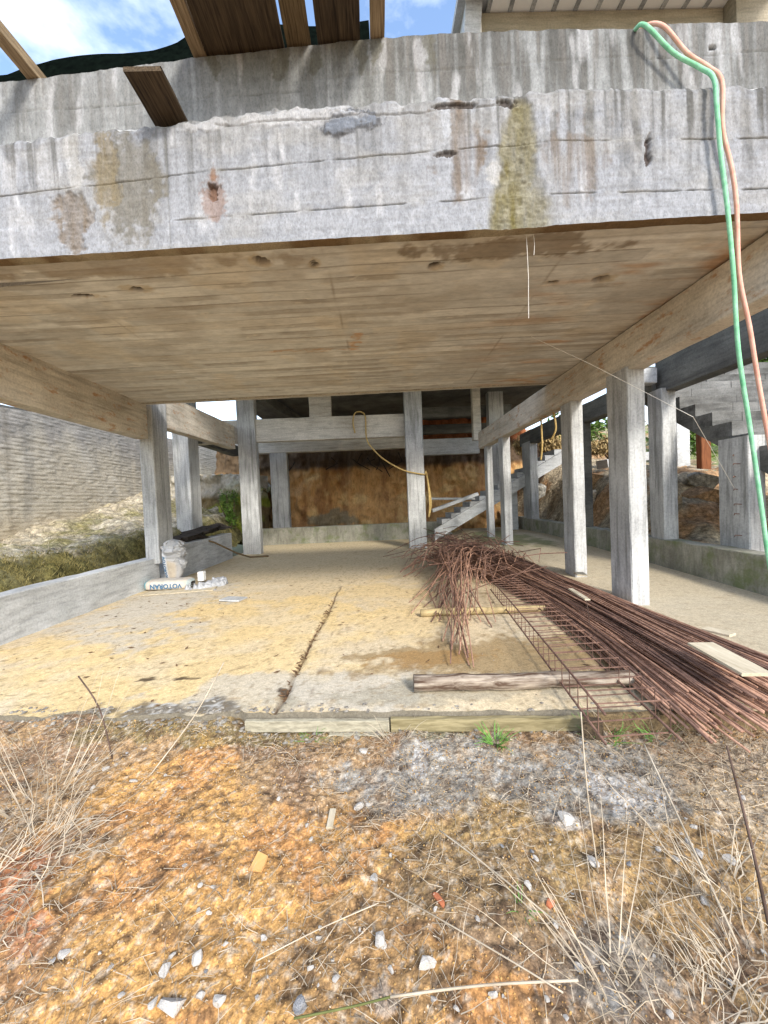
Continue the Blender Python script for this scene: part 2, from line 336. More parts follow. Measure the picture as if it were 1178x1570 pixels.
damp = np.clip(blob(X, Y, -1.45, 2.56, .75, .10, 80, .9, 7), 0, 1); C = lerpc(C, damp*.75, (.07, .062, .055)); C = lerpc(C, damp*sst(.55, .66, n4)*.9, (.45, .44, .41))
jx = -.70+.02*(Y-2.5)+(fbm(Y*3, Y*0, 3, 62)-.5)*.05
C = lerpc(C, np.exp(-((X-jx)/.013)**2)*(Y < 6.2)*(.6+.4*sst(.4, .6, fbm(Y*9, Y*0, 3, 82))), (.07, .04, .025))
C = lerpc(C, np.exp(-((X-.12*fbm(Y*2, Y*0, 3, 83)+.58)/.006)**2)*.5*(Y < 4), (.12, .08, .05))
C = lerpc(C, sst(.66, .78, n3)*.4, (.30, .20, .09)); C = lerpc(C, sst(.36, .24, n4)*.45, (.20, .14, .07))
C = lerpc(C, sst(2.4, 3.1, X)*.6, (.36, .32, .24)); C = lerpc(C, blob(X, Y, 3.4, 10.5, .9, 2, 84, .6, 2)*.7, (.13, .15, .05))
floor = grid('floor_slab', X, Y, Z, M['floor'], C); tag(floor, kind='structure')
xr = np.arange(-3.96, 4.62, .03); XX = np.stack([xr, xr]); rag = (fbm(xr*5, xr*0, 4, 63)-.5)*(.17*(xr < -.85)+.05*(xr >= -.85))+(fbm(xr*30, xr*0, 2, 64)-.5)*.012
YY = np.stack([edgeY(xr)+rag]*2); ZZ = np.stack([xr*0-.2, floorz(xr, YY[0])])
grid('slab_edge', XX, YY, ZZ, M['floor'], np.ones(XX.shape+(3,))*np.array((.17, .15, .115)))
tag(bpy.data.objects['slab_edge'], kind='structure')

# ================================================================== THE CONCRETE BUILDING
bld = tag(empty('unfinished_building', (0, 2.8, 0)), 'unfinished raw concrete building on columns over an open ground floor', 'building')
bld.location = (0, 0, 0)

# front beam, lower part: stained face as a fine relief
def faceY(x): return 2.700-.0457*x
def ztop(x): return pw(x, [-4, -2.5, -1.7, -1, -.15, .65, 1.3, 2.7, 4], [3.84, 3.905, 3.94, 3.965, 3.995, 3.975, 3.99, 3.92, 3.86])
def gup(x): return pw(x, [-4, -2.5, -1.05, .2, 1.28, 2.66, 4], [3.46, 3.535, 3.61, 3.64, 3.66, 3.585, 3.5])
def glo(x): return pw(x, [-1.4, .2, 1.27, 2.66, 4], [3.293, 3.309, 3.312, 3.258, 3.21])
ZB = 3.105
x = np.arange(-3.9, 3.9, .0085); v = np.linspace(0, 1, 170); X, Vv = np.meshgrid(x, v)
top = ztop(X)+(fbm(X*14, X*0, 4, 90)-.5)*.06+(fbm(X*3, X*0, 3, 91)-.5)*.03; Z = ZB+(top-ZB)*Vv
n1 = fbm(X*1.2, Z*1.2, 4, 92); n3 = fbm(X*11, Z*11, 4, 93); n4 = fbm(X*40, Z*40, 3, 94)
str1 = fbm(X*11, Z*.9, 4, 95); str2 = fbm(X*32, Z*1.6, 4, 96); hz = fbm(X*3, Z*40, 4, 97)
dep = (n3-.5)*.008+(n4-.5)*.006+(hz-.5)*.004
C = np.ones(X.shape+(3,))*np.array((.235, .243, .262)); C = C*(.86+.28*n1)[..., None]*(.88+.24*hz)[..., None]
hgt = (Z-ZB)/(top-ZB)
dark = sst(.42, .66, str1*.7+str2*.3)*sst(.0, .85, hgt*1.0+.5*(str2-.5)+.15*(n3-.5))*pw(X, [-2.6, -1.3, -.6, .3, 1.2, 2.7], [.8, .5, .15, .35, .85, .95])
C = lerpc(C, dark*.85, (.062, .06, .056)); C = lerpc(C, sst(.5, .7, str2)*sst(.25, 1., hgt)*.6*pw(X, [-2.5, -1, .4, 1.2], [.7, .35, .5, .95]), (.10, .095, .085))
C = lerpc(C, sst(.60, .78, fbm(X*9, Z*3, 5, 98))*.4, (.43, .43, .44)); C = lerpc(C, sst(.5, .72, fbm(X*2.5, Z*5, 5, 99))*.45, (.24, .235, .225))
C = C*(.84+.32*fbm(X*60, Z*22, 3, 89))[..., None]; C = C
C = lerpc(C, sst(.93, 1., hgt)*.45*sst(.3, .6, n3), (.13, .125, .11))
drip = sst(.60, .72, fbm(X*26, Z*.5, 4, 87))*sst(.15, 1., hgt+.6*(fbm(X*9, X*0, 3, 86)-.5)); C = lerpc(C, drip*.85*pw(X, [-2.6, -1.3, -.6, .3, 1.2, 2.7], [.9, .6, .3, .5, 1, 1]), (.07, .068, .062))
def jag(x, s): return (fbm(x*9, x*0, 4, s)-.5)*.009
for gl, msk, s in ((gup(X)+jag(X, 100), np.ones_like(X), 101), (glo(X)+jag(X, 102)*.6, sst(-1.36, -1.3, X), 103), (gup(X)-.16, sst(-1.2, -1.5, X)*.0, 104)):
    d = (Z-gl)/.0045; m = np.exp(-d*d)*msk*sst(.3, .5, fbm(X*5, X*0+s, 3, s)); dep -= m*.012; C = lerpc(C, m*.95, (.02, .018, .016))
    dep += np.where(Z < gl, .003, 0)*msk
    d = (Z-gl)/.02; C = lerpc(C, np.exp(-d*d)*msk*sst(.5, .7, fbm(X*8, X*0, 3, s+7))*.4, (.2, .19, .17))
m = np.exp(-((X+1.34)/.004)**2)*(Z < 3.86); C = lerpc(C, m*.5, (.1, .1, .09)); dep -= m*.006
# broken olive patch, left patches, brown stains
cw = pw(Z.ravel(), [3.1, 3.25, 3.4, 3.9, 3.96], [.2, .20, .15, .075, .04]).reshape(Z.shape); cx = pw(Z.ravel(), [3.1, 3.4, 3.9], [1.0, 1.02, 1.07]).reshape(Z.shape)
m = 1-sst(.6, 1.25, np.abs(X-cx)/cw+(fbm(X*16, Z*8, 3, 110)-.5)*.8); m = m*sst(3.97, 3.9, Z)
C = lerpc(C, m*(.45+.9*fbm(X*18, Z*3, 4, 109)), (.135, .12, .07)); C = lerpc(C, m*sst(.55, .7, fbm(X*20, Z*14, 3, 112))*.6, (.22, .205, .15)); dep += m*(-.013+.02*(fbm(X*45, Z*45, 3, 111)-.5))
m = blob(X, Z, -2.03, 3.38, .12, .26, 113, .5, 9)*sst(3.62, 3.56, Z); C = lerpc(C, m*(.3+.7*str2)*.95, (.12, .085, .05)); dep -= m*(.012-.014*(n4-.5))
m = blob(X, Z, -1.62, 3.55, .24, .38, 114, .35, 8); C = lerpc(C, m*(.35+.8*str1), (.12, .11, .09)); dep -= m*.005
m = blob(X, Z, -1.78, 3.62, .10, .30, 115, .4, 10); C = lerpc(C, m*(.3+.8*str2), (.15, .12, .07)); dep -= m*.006
m = blob(X, Z, -1.98, 3.7, .05, .2, 116, .6, 12)*.8; C = lerpc(C, m*.45, (.42, .41, .39))
m = blob(X, Z, .64, 3.66, .17, .34, 117, .6, 7); C = lerpc(C, m*sst(.3, .7, str1)*.95, (.12, .09, .065))
m = blob(X, Z, .56, 3.83, .04, .14, 118, .4, 12); C = lerpc(C, m*.8, (.30, .31, .33))
m = blob(X, Z, .86, 3.48, .06, .1, 119, .3, 12); C = lerpc(C, m*.5, (.40, .39, .37))
m = blob(X, Z, 1.4, 3.5, .2, .3, 120, .7, 7); C = lerpc(C, m*sst(.35, .7, str2)*.6, (.13, .10, .075))
m = blob(X, Z, -.05, 3.89, .2, .085, 121, .5, 11); C = lerpc(C, m*.9, (.13, .145, .175)); dep += m*(.012+.03*(fbm(X*26, Z*26, 3, 122)-.5))
e = np.clip(m*4*(1-m), 0, 1); C = lerpc(C, e*.8, (.08, .08, .085))
m = blob(X, Z, -1.03, 3.47, .045, .06, 123, .4, 18); C = lerpc(C, m*.95, (.055, .03, .02)); dep -= m*.035
m = blob(X, Z, -1.03, 3.43, .09, .13, 124, .5, 14); C = lerpc(C, m*.6, (.17, .10, .07))
m = blob(X, Z, -1.02, 3.59, .02, .06, 125, .5, 20); C = lerpc(C, m*.7, (.16, .085, .045))
m = blob(X, Z, 1.9, 3.55, .022, .10, 126, .6, 20); C = lerpc(C, m*.9, (.05, .035, .03)); dep -= m*.03
m = blob(X, Z, .54, 3.62, .08, .025, 127, .5, 20); C = lerpc(C, m*.9, (.06, .05, .045)); dep -= m*.02
m = blob(X, Z, .99, 3.93, .06, .03, 128, .5, 20)+blob(X, Z, .62, 3.935, .12, .02, 129, .5, 20); C = lerpc(C, np.clip(m, 0, 1)*.9, (.05, .04, .035)); dep -= np.clip(m, 0, 1)*.02
m = blob(X, Z, -.6, 3.93, .8, .05, 130, .9, 9); C = lerpc(C, m*.5, (.42, .42, .43)); dep += m*.012*(n3)
edge = np.exp(-((Z-3.93+.04*fbm(X*9, X*0, 3, 131))/.006)**2)*sst(.35, .6, fbm(X*4, Z*4, 3, 132))*(X > -1)*(X < 1); C = lerpc(C, edge*.7, (.09, .085, .08)); dep -= edge*.01
dep -= sst(.97, 1., hgt)*.02*n3
Y = faceY(X)-dep
fb = grid('front_beam', X, Y, Z, M['face'], C, bld); fb['label'] = 'stained board marked front beam with broken patches'
# its ledge, underside lip and rear
k = len(x); ledge_v = [0., .5, 1.]
Xl = np.stack([x]*3); Yl = np.stack([Y[-1], faceY(x)+.06, faceY(x)+.125]); Zl = np.stack([Z[-1], ztop(x)+.03+(fbm(x*14, x*0, 3, 133)-.5)*.03, ztop(x)+.06])
grid('ledge', Xl, Yl, Zl, M['face'], np.ones(Xl.shape+(3,))*np.array((.36, .36, .355)), bld)
xl = x[::3]; nb = (fbm(xl*6, xl*0, 4, 134)-.5)
Xl = np.stack([xl]*3); Yl = np.stack([Y[0][::3], faceY(xl)+.075+nb*.02, faceY(xl)+.08+nb*.02]); Zl = np.stack([Z[0][::3], xl*0+ZB+.002, xl*0+3.16])
Cl = lerpc(np.ones(Xl.shape+(3,))*np.array((.36, .29, .19)), sst(.4, .6, np.stack([fbm(xl*3, xl*0, 4, 135)]*3)), (.19, .12, .06))
grid('beam_lip', Xl, Yl, Zl, M['face'], Cl, bld)
# parapet: upper course, set back
def ptop(x): return pw(x, [-4, -2.6, -1.15, .2, 1.14, 1.98, 2.0, 2.8, 4], [4.37, 4.43, 4.505, 4.548, 4.53, 4.475, 4.505, 4.46, 4.4])
v = np.linspace(0, 1, 66); X, Vv = np.meshgrid(x, v); zb = ztop(X)-.12
top = ptop(X)+(fbm(X*12, X*0, 4, 140)-.5)*.022; Z = zb+(top-zb)*Vv
n1 = fbm(X*1.3, Z*1.3, 4, 141); n3 = fbm(X*11, Z*11, 4, 142); n4 = fbm(X*40, Z*40, 3, 143); s1 = fbm(X*13, Z*.8, 4, 144); s2 = fbm(X*40, Z*1.5, 4, 145); hz = fbm(X*3, Z*40, 4, 146)
C = np.ones(X.shape+(3,))*np.array((.20, .205, .205)); C = C*(.82+.36*n1)[..., None]*(.88+.24*hz)[..., None]; dep = (n3-.5)*.006+(n4-.5)*.004
k = pw(X, [-2.6, -1.9, -1.0, 0, .6, 2.0, 2.8], [.5, .6, .35, .75, 1., 1., .75])
C = C*(.84+.32*fbm(X*60, Z*22, 3, 88))[..., None]
C = lerpc(C, sst(.34, .58, s1*.7+s2*.3)*sst(-.4, .8, Vv+.5*(s2-.5))*k*.9, (.062, .06, .054)); C = lerpc(C, sst(.48, .68, s2)*sst(.1, .8, Vv)*k*.6, (.15, .14, .13))
C = lerpc(C, sst(.6, .74, fbm(X*12, Z*2.5, 5, 147))*.45, (.40, .40, .41)); C = lerpc(C, sst(.05, .28, .3-Vv)*.35, (.25, .25, .25))
for xc in (-1.03, -.55, -.3, .02, .12, .5): C = lerpc(C, blob(X, Z, xc, 4.47, .05, .15, int(150+xc*9), .5, 12)*.75, (.09, .085, .065))
for zj, a, bb in ((4.27, 1.95, 9), (4.22, -9, -.4), (4.30, -.4, 1.95)):
    m = np.exp(-((Z-zj-.02*(fbm(X*3, X*0, 3, 160)-.5))/.004)**2)*(X > a)*(X < bb); C = lerpc(C, m*.75*sst(.3, .6, fbm(X*4, X*0, 3, 161)), (.08, .08, .075)); dep -= m*.006
for xc in (-2.0, .95, 1.98): m = np.exp(-((X-xc)/.004)**2); C = lerpc(C, m*.5, (.1, .1, .1)); dep -= m*.005
m = blob(X, Z, 2.42, 4.32, .025, .016, 162, .3, 20); C = lerpc(C, m, (.03, .03, .03)); dep -= m*.03
Y = faceY(X)+.12-dep
pp = grid('parapet', X, Y, Z, M['face'], C, bld); pp['label'] = 'upper set back parapet course streaked with black'
x3 = x[::4]; Xl = np.stack([x3]*3); Yl = np.stack([Y[-1][::4], faceY(x3)+.34, faceY(x3)+.34]); Zl = np.stack([Z[-1][::4], ptop(x3), ptop(x3)-1.3])
grid('parapet_top', Xl, Yl, Zl, M['face'], np.ones(Xl.shape+(3,))*np.array((.33, .33, .32)), bld)

# ceiling slab: every formwork board left its own level and tone
xs = np.arange(-4.0, 2.98, .02); ys = np.concatenate([[0, .004], np.arange(.012, 3.9, .0125)]); X, U = np.meshgrid(xs, ys)
Y = faceY(X)+.074+U; tl = U/.155+.15*np.sin(X*.3)*0; row = np.floor(tl); fr = tl-row
brd = np.floor(X/2.3+_h(row, row*0, 5)*7); tone = _h(row, brd, 3); lev = (_h(row, brd, 4)-.5)*.007
g = fbm(X*4.5, Y*38, 5, 170); g2 = fbm(X*.9, Y*11, 4, 171); n2 = fbm(X*2, Y*2, 4, 172); n4 = fbm(X*30, Y*30, 3, 173)
Z = 3.15+lev+(g-.5)*.005+(n2-.5)*.012
seam = np.exp(-((np.minimum(fr, 1-fr))/.04)**2); Z += seam*.006*sst(.3, .5, fbm(X*1.5, row*3.1, 3, 174))
C = np.ones(X.shape+(3,))*np.array((.63, .605, .555)); C = C*(.84+.32*tone)[..., None]*(.91+.18*g)[..., None]
C = lerpc(C, sst(.56, .72, g2)*.38, (.40, .335, .26)); C = C*(.9+.2*fbm(X*14, Y*14, 4, 187))[..., None]; C = lerpc(C, sst(.58, .72, n2)*.4, (.62, .52, .38)); C = lerpc(C, seam*sst(.34, .5, fbm(X*1.2, row*5.3, 3, 176))*.75, (.17, .14, .10))
strip = .7*sst(.60, .66, fbm(X*1.1, row*7.7, 3, 177))*(fr < .45); C = lerpc(C, strip*.6, (.24, .19, .135))
C = lerpc(C, (tone > .86)*.35*np.ones_like(X), (.36, .30, .22))
C = lerpc(C, sst(.55, .75, fbm(X*1.3, Y*5, 4, 178))*sst(.6, 2.7, X)*.7, (.50, .27, .12))
m = np.clip(blob(X, Y, -.62, 4.75, .5, .05, 179, .6, 6)+blob(X, Y, -.15, 4.6, .10, .25, 180, .6, 7), 0, 1); C = lerpc(C, m*sst(.35, .65, fbm(X*14, Y*30, 3, 188))*.7, (.50, .27, .11))
C = lerpc(C, blob(X, Y, 1.1, 2.95, .6, .12, 181, .7, 6)*.7, (.17, .115, .06)); C = lerpc(C, blob(X, Y, -2, 3.0, 1.8, .12, 182, .8, 4)*.5, (.24, .16, .08))
for hx, hy, rx, ry, d in ((-.8, 3.0, .035, .03, .05), (2.04, 3.38, .05, .03, .06), (.55, 3.12, .035, .03, .03), (-1.9, 3.32, .06, .025, .03), (-2.4, 3.4, .05, .02, .02), (1.6, 3.4, .03, .02, .02), (-.4, 3.05, .02, .03, .02)):
    m = blob(X, Y, hx, hy, rx*1.45, ry*1.45, 183, .2, 12); C = lerpc(C, m*.93, (.045, .03, .02)); Z += m*d
    C = lerpc(C, blob(X, Y, hx, hy, rx*2.4, ry*2.2, 184, .4, 14)*(1-m)*.5, (.45, .33, .17))
C = lerpc(C, sst(.74, .78, fbm(X*9, Y*25, 3, 185))*.5, (.68, .62, .52))
m = np.exp(-((X+.32-.1*(U/3))/.006)**2)*sst(.45, .6, fbm(U*4, U*0, 3, 186)); C = lerpc(C, m*.5, (.2, .15, .1))
for xj in (-2.45, 1.52): m = np.exp(-((X-xj-.03*(fbm(Y*2, Y*0, 3, 190)-.5))/.007)**2)*sst(.4, .55, fbm(Y*2.5, Y*0+xj, 3, 191)); C = lerpc(C, m*.5, (.24, .19, .14)); Z -= m*.004
C = lerpc(C, sst(.56, .72, fbm(X*1.6, Y*2.2, 5, 192))*.4, (.36, .31, .25))
back = 6.46+.0*X; keep = Y[:, 0] < 99
ce = grid('ceiling', X, Y, Z, M['ceil'], C, bld, flip=True); ce['label'] = 'tan board marked concrete ceiling over the slab'
MB().hexa([(-4.1, 2.9, 3.2), (3.1, 2.6, 3.2), (3.1, 6.44, 3.2), (-4.1, 6.75, 3.2), (-4.1, 2.9, 3.38), (3.1, 2.6, 3.38), (3.1, 6.44, 3.38), (-4.1, 6.75, 3.38)]).build('upper_slab', M['colwarm'], bld)
MB().hexa([(-4.0, 6.70, 3.135), (2.98, 6.39, 3.135), (2.98, 6.44, 3.135), (-4.0, 6.76, 3.135), (-4.0, 6.70, 3.2), (2.98, 6.39, 3.2), (2.98, 6.44, 3.2), (-4.0, 6.76, 3.2)]).build('slab_rear_edge', M['colwarm'], bld)

# side beams
beamy(-4.12, -3.9, 2.9, 6.86, 2.57, 3.20, M['beam'], bld, label='left edge beam under the ceiling')
beamy(-4.08, -3.87, 7.36, 11.0, 2.86, 3.50, M['beam'], bld, dz=.1)
beamy(2.90, 3.11, 2.68, 10.9, 2.69, 3.14, M['beam'], bld, dz=0, label='right beam over the row of columns')
# left columns
column(-4.06, -3.82, 6.86, 7.35, .40, 3.55, M['col'], bld, label='left column standing on the low wall')
column(-4.84, -4.46, 9.5, 10.05, .2, 4.7, M['col'], bld)
# back columns
column(-3.80, -3.30, 11.0, 11.25, -.02, 4.72, M['col'], bld)
column(.86, 1.34, 10.75, 11.0, -.02, 4.72, M['col'], bld, label='back column with the yellow cord tied round it')
beamx(-5.4, 1.0, 11.06, 11.26, 3.14, 3.78, M['beamx'], bld)
column(-3.74, -3.14, 14.02, 14.3, .3, 3.3, M['col'], bld)
column(-1.80, -1.18, 11.12, 11.32, 3.79, 4.72, M['beamx'], bld)
beamx(-5.05, 1.1, 14.0, 14.25, 3.22, 3.6, M['beamx'], bld)
beamx(1.1, 3.76, 14.0, 14.25, 2.93, 3.5, M['low'], bld)
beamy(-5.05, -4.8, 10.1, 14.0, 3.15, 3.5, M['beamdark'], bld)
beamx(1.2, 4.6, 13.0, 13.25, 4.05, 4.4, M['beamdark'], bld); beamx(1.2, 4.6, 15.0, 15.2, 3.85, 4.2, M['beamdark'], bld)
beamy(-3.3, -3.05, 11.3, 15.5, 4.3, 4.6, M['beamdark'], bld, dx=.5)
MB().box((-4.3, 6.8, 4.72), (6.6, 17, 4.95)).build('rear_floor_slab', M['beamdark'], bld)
# right columns
column(2.875, 3.085, 4.40, 4.80, -.05, 2.72, M['col'], bld, label='tall column beside the steel bars')
column(2.93, 3.11, 5.78, 6.12, 0, 2.72, M['col'], bld)
column(2.93, 3.11, 8.95, 9.25, .05, 2.72, M['col'], bld)
column(2.95, 3.10, 10.3, 10.55, .05, 2.72, M['col'], bld)
column(3.72, 4.2, 12.6, 12.9, 1.2, 4.72, M['col'], bld)
column(3.05, 3.3, 12.0, 12.2, 3.1, 4.72, M['beamx'], bld)
# outer right row
column(4.62, 4.86, 6.22, 6.55, .4, 2.95, M['col'], bld, label='grey column on the mossy low wall by the stairs')
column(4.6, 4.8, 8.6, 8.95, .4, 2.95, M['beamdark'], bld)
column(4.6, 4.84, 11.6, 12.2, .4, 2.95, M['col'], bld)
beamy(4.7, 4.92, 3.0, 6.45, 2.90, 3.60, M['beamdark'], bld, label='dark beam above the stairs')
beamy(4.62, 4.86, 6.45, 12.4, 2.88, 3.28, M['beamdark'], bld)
beamx(3.12, 4.62, 6.3, 6.5, 3.06, 3.3, M['low'], bld)

# ================================================================== LOW WALLS
def wallthing(name, mb, mt, label, cat='low wall'):
    o = mb.build(name, mt); return tag(o, label, cat)
wallthing('low_wall', bar((-4.03, 2.3, .14), (-4.03, 7.0, .14), .24, .72), M['low'], 'grey concrete low wall along the left side of the floor')
wallthing('low_wall', bar((-3.98, 7.36, .23), (-3.98, 10.35, .26), .25, .82), M['low'], 'short low wall behind the cement bags')
wallthing('low_wall', bar((-4.1, 13.62, .18), (2.4, 13.62, .18), .22, .78), M['lowmoss'], 'low wall at the back under the orange earth')
wallthing('low_wall', bar((4.70, 3.2, .13), (4.74, 13.0, .33), .28, .66, seg=.12, jit=.006), M['lowmoss'], 'mossy concrete low wall under the right outer columns')
wallthing('low_wall', bar((7.2, 10.5, 1.78), (9.4, 10.4, 1.5), .25, .5), M['lowmoss'], 'low wall on the earth bank beside the brown post')

# ================================================================== OUTDOOR STAIRS RIGHT
st = tag(empty('staircase', (0, 0, 0)), 'broad grey concrete staircase climbing away on the right side', 'stairs')
for k in range(-3, 9):
    y0, z0 = 5.41+.31*k, 2.04+.2*k; mb = MB(); xx = 5.0; j = 0
    while xx < 9.0:                                            # each step is cast in lengths with open joints
        ln = random.uniform(.35, .6); d = random.uniform(-.008, .008)
        mb.box((xx+.007, y0+d, z0-.002), (min(xx+ln, 9.0), y0+.36, z0+.192+random.uniform(-.006, .002))); xx += ln
    mb.build('step', M['stair'], st)
p = [(4.25, 1.08), (8.3, 3.62)]
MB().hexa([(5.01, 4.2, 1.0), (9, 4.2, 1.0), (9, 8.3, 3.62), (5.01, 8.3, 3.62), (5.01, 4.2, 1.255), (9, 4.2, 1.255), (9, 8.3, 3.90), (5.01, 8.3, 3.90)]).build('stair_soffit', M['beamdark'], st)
o = column(4.86, 5.09, 5.02, 5.48, .40, 1.98, M['col'], st, name='support_column', label='column with cut rebar stubs sticking out')
for z in (.66, .95, 1.08, 1.28, 1.45, 1.62, 1.74):
    MB().tube([(4.865, 5.2+random.uniform(-.08, .08), z), (4.80, 5.17, z+.008), (4.775, 5.15, z-.01)], .006, 5).build('rebar_stub', M['rebar2'], o)

# stairs at the back right, seen from the side
st = tag(empty('back_staircase', (0, 0, 0)), 'pale concrete stairs at the back, behind the steel bar heap', 'stairs')
x0, z0 = 2.0, .55
for k in range(13):
    MB().box((x0+.30*k, 12.15, z0+.168*k), (x0+.30*k+.297, 13.2, z0+.168*k+.166)).build('step', M['low'], st)
MB().hexa([(1.75, 12.02, .06), (5.9, 12.02, 2.34), (5.9, 12.14, 2.34), (1.75, 12.14, .06), (1.75, 12.02, .41), (5.9, 12.02, 2.71), (5.9, 12.14, 2.71), (1.75, 12.14, .41)]).build('stringer', M['low'], st)
MB().box((4.2, 12.3, .1), (4.45, 12.5, 1.6)).build('support_column', M['low'], st)
o = bar((1.62, 11.5, 1.0), (3.0, 11.6, 1.44), .2, .1).build('fallen_plank', M['low']); tag(o, 'pale plank leaning on the back stairs behind the cord column', 'plank')
o = bar((1.6, 11.9, 1.36), (3.0, 12.0, 1.30), .16, .07).build('fallen_plank', M['low']); tag(o, 'level plank behind the leaning one at the back stairs', 'plank')

# ================================================================== TERRAIN AROUND
def terrain(name, xs, ys, fz, fc):
    X, Y = np.meshgrid(xs, ys); Z = fz(X, Y); o = grid(name, X, Y, Z, M['earth'], fc(X, Y, Z)); return tag(o, kind='structure')
def zl(X, Y):
    z = .25+.95*sst(-4.35, -4.95, X+(fbm(X*2, Y*2, 3, 200)-.5)*.4)*pw(Y, [3, 6, 10, 14], [.52, .56, .60, .7])+np.clip(Y-7.5, 0, 12)*np.clip((-X-4.4)/3, 0, 1)*.2
    return z+(fbm(X*2.2, Y*2.2, 4, 201)-.5)*.34+(fbm(X*12, Y*12, 3, 202)-.5)*.07
def cl(X, Y, Z):
    n = fbm(X*3, Y*3, 4, 203); n2 = fbm(X*9, Y*9, 4, 204); C = np.ones(X.shape+(3,))*np.array((.36, .315, .23))
    C = lerpc(C, sst(.45, .65, n)*.7, (.46, .42, .33)); C = lerpc(C, sst(.52, .62, fbm(X*1.7, Y*1.7, 4, 207))*.7, (.17, .155, .05)); gx = np.gradient(Z, axis=1); steep = sst(.015, .06, np.abs(gx)/.05*.05)
    C = lerpc(C, sst(-5.0, -4.75, X+(n-.5)*.4)*.9, (.075, .07, .022)); C = lerpc(C, sst(.5, .65, n2)*.5, (.20, .17, .06)); return lerpc(C, sst(-6.8, -7.4, X)*.5, (.40, .34, .25))
terrain('left_bank', np.arange(-7.9, -4.12, .05), np.arange(2.2, 17, .06), zl, cl)
def zr(X, Y):
    z = .36+.75*sst(5.2, 6.4, X+(fbm(X, Y, 3, 210)-.5)*.8)*sst(6.2, 8.2, Y)+np.clip(Y-8.2, 0, 20)*.10*sst(5, 7, X)+.5*sst(9, 9.6, Y)*sst(5.2, 7, X)
    z = z*1.+np.clip(Y-14, 0, 10)*.22
    return z+(fbm(X*2, Y*2, 4, 211)-.5)*.3+(fbm(X*9, Y*9, 3, 212)-.5)*.09
def cr(X, Y, Z):
    n = fbm(X*2, Y*2, 4, 213); n2 = fbm(X*8, Y*8, 4, 214); C = np.ones(X.shape+(3,))*np.array((.38, .31, .21))
    C = lerpc(C, sst(.5, .65, n)*.7, (.42, .36, .26)); C = lerpc(C, sst(.55, .7, n2)*.6, (.14, .10, .05)); C = lerpc(C, sst(.5, .62, fbm(X*1.2, Y*1.2, 4, 215))*.6, (.42, .20, .07))
    return lerpc(C, sst(9, 13, X)*sst(.35, .6, n)*.8, (.12, .19, .04))
terrain('right_bank', np.arange(4.84, 22, .09), np.arange(2.5, 26, .09), zr, cr)
# orange earth cut at the back
zs = np.concatenate([np.arange(0., 4.7, .05), [4.72]]); xs = np.arange(-6.6, 6.4, .06); X, Z = np.meshgrid(xs, zs)
Y = 15.9+(fbm(X*1.2, Z*1.2, 4, 220)-.5)*1.0+(fbm(X*6, Z*3, 4, 221)-.5)*.35+Z*.12-.5*sst(.9, .3, Z)*fbm(X*3, Z*2, 3, 222)
C = np.ones(X.shape+(3,))*np.array((.47, .275, .115)); n = fbm(X*3, Z*.7, 5, 223)
C = lerpc(C, sst(.46, .66, n)*.8, (.26, .13, .055)); C = lerpc(C, sst(.55, .7, fbm(X*2, Z*2, 4, 224))*.6, (.58, .42, .2))
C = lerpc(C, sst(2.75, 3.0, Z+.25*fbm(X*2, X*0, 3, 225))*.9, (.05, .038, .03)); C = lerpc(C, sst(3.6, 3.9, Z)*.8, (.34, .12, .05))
C = lerpc(C, blob(X, Z, -1.9, .75, 1.1, .45, 226, .6, 2)*.7, (.16, .17, .13)); C = lerpc(C, sst(-3, -4.2, X)*.6, (.10, .07, .04))
o = grid('earth_cut', X, Y, Z, M['cut'], C, flip=False); tag(o, kind='structure')
o = MB(); 
for k in range(9):
    a = random.uniform(-3.6, 1.2); y = 15.6+random.uniform(-.2, .1); o.tube([(a, y, 3.1+random.uniform(-.2, .3)), (a+random.uniform(-.3, .3), y-.1, 2.9), (a+random.uniform(-.5, .5), y-.15, random.uniform(2.3, 2.8))], .02, 5)
tag(o.build('roots', M['dark']), kind='stuff')
# mossy rock bank on the left at the back
zs = np.arange(.1, 2.5, .035); xs = np.arange(-7.0, -4.0, .04); X, Z = np.meshgrid(xs, zs)
Y = 12.9+(fbm(X*1.5, Z*1.5, 4, 230)-.5)*.9+(fbm(X*6, Z*4, 4, 231)-.5)*.35+Z*.22+sst(-4.6, -4.0, X)*1.5
C = np.ones(X.shape+(3,))*np.array((.16, .12, .06)); C = lerpc(C, blob(X, Z, -4.75, 1.3, .7, .9, 232, .6, 2.4)*.95, (.22, .27, .04)); C = lerpc(C, sst(.5, .66, fbm(X*4, Z*1.5, 4, 233))*.7, (.06, .045, .03))
C = lerpc(C, sst(1.75, 2.0, Z+.3*fbm(X*3, X*0, 3, 234))*.8, (.38, .36, .31))
o = grid('mossy_bank', X, Y, Z, M['cut'], C); tag(o, kind='structure')
X, Y = np.meshgrid(np.arange(-7, -3.9, .06), np.arange(12.9, 16, .06)); Z = 2.42+(fbm(X*4, Y*4, 4, 236)-.5)*.5-sst(-4.7, -4., X)*.5
C = lerpc(np.ones(X.shape+(3,))*np.array((.40, .38, .33)), sst(.45, .65, fbm(X*5, Y*5, 4, 237)), (.20, .20, .09)); tag(grid('bank_top', X, Y+.55, Z, M['earth'], C), kind='structure')

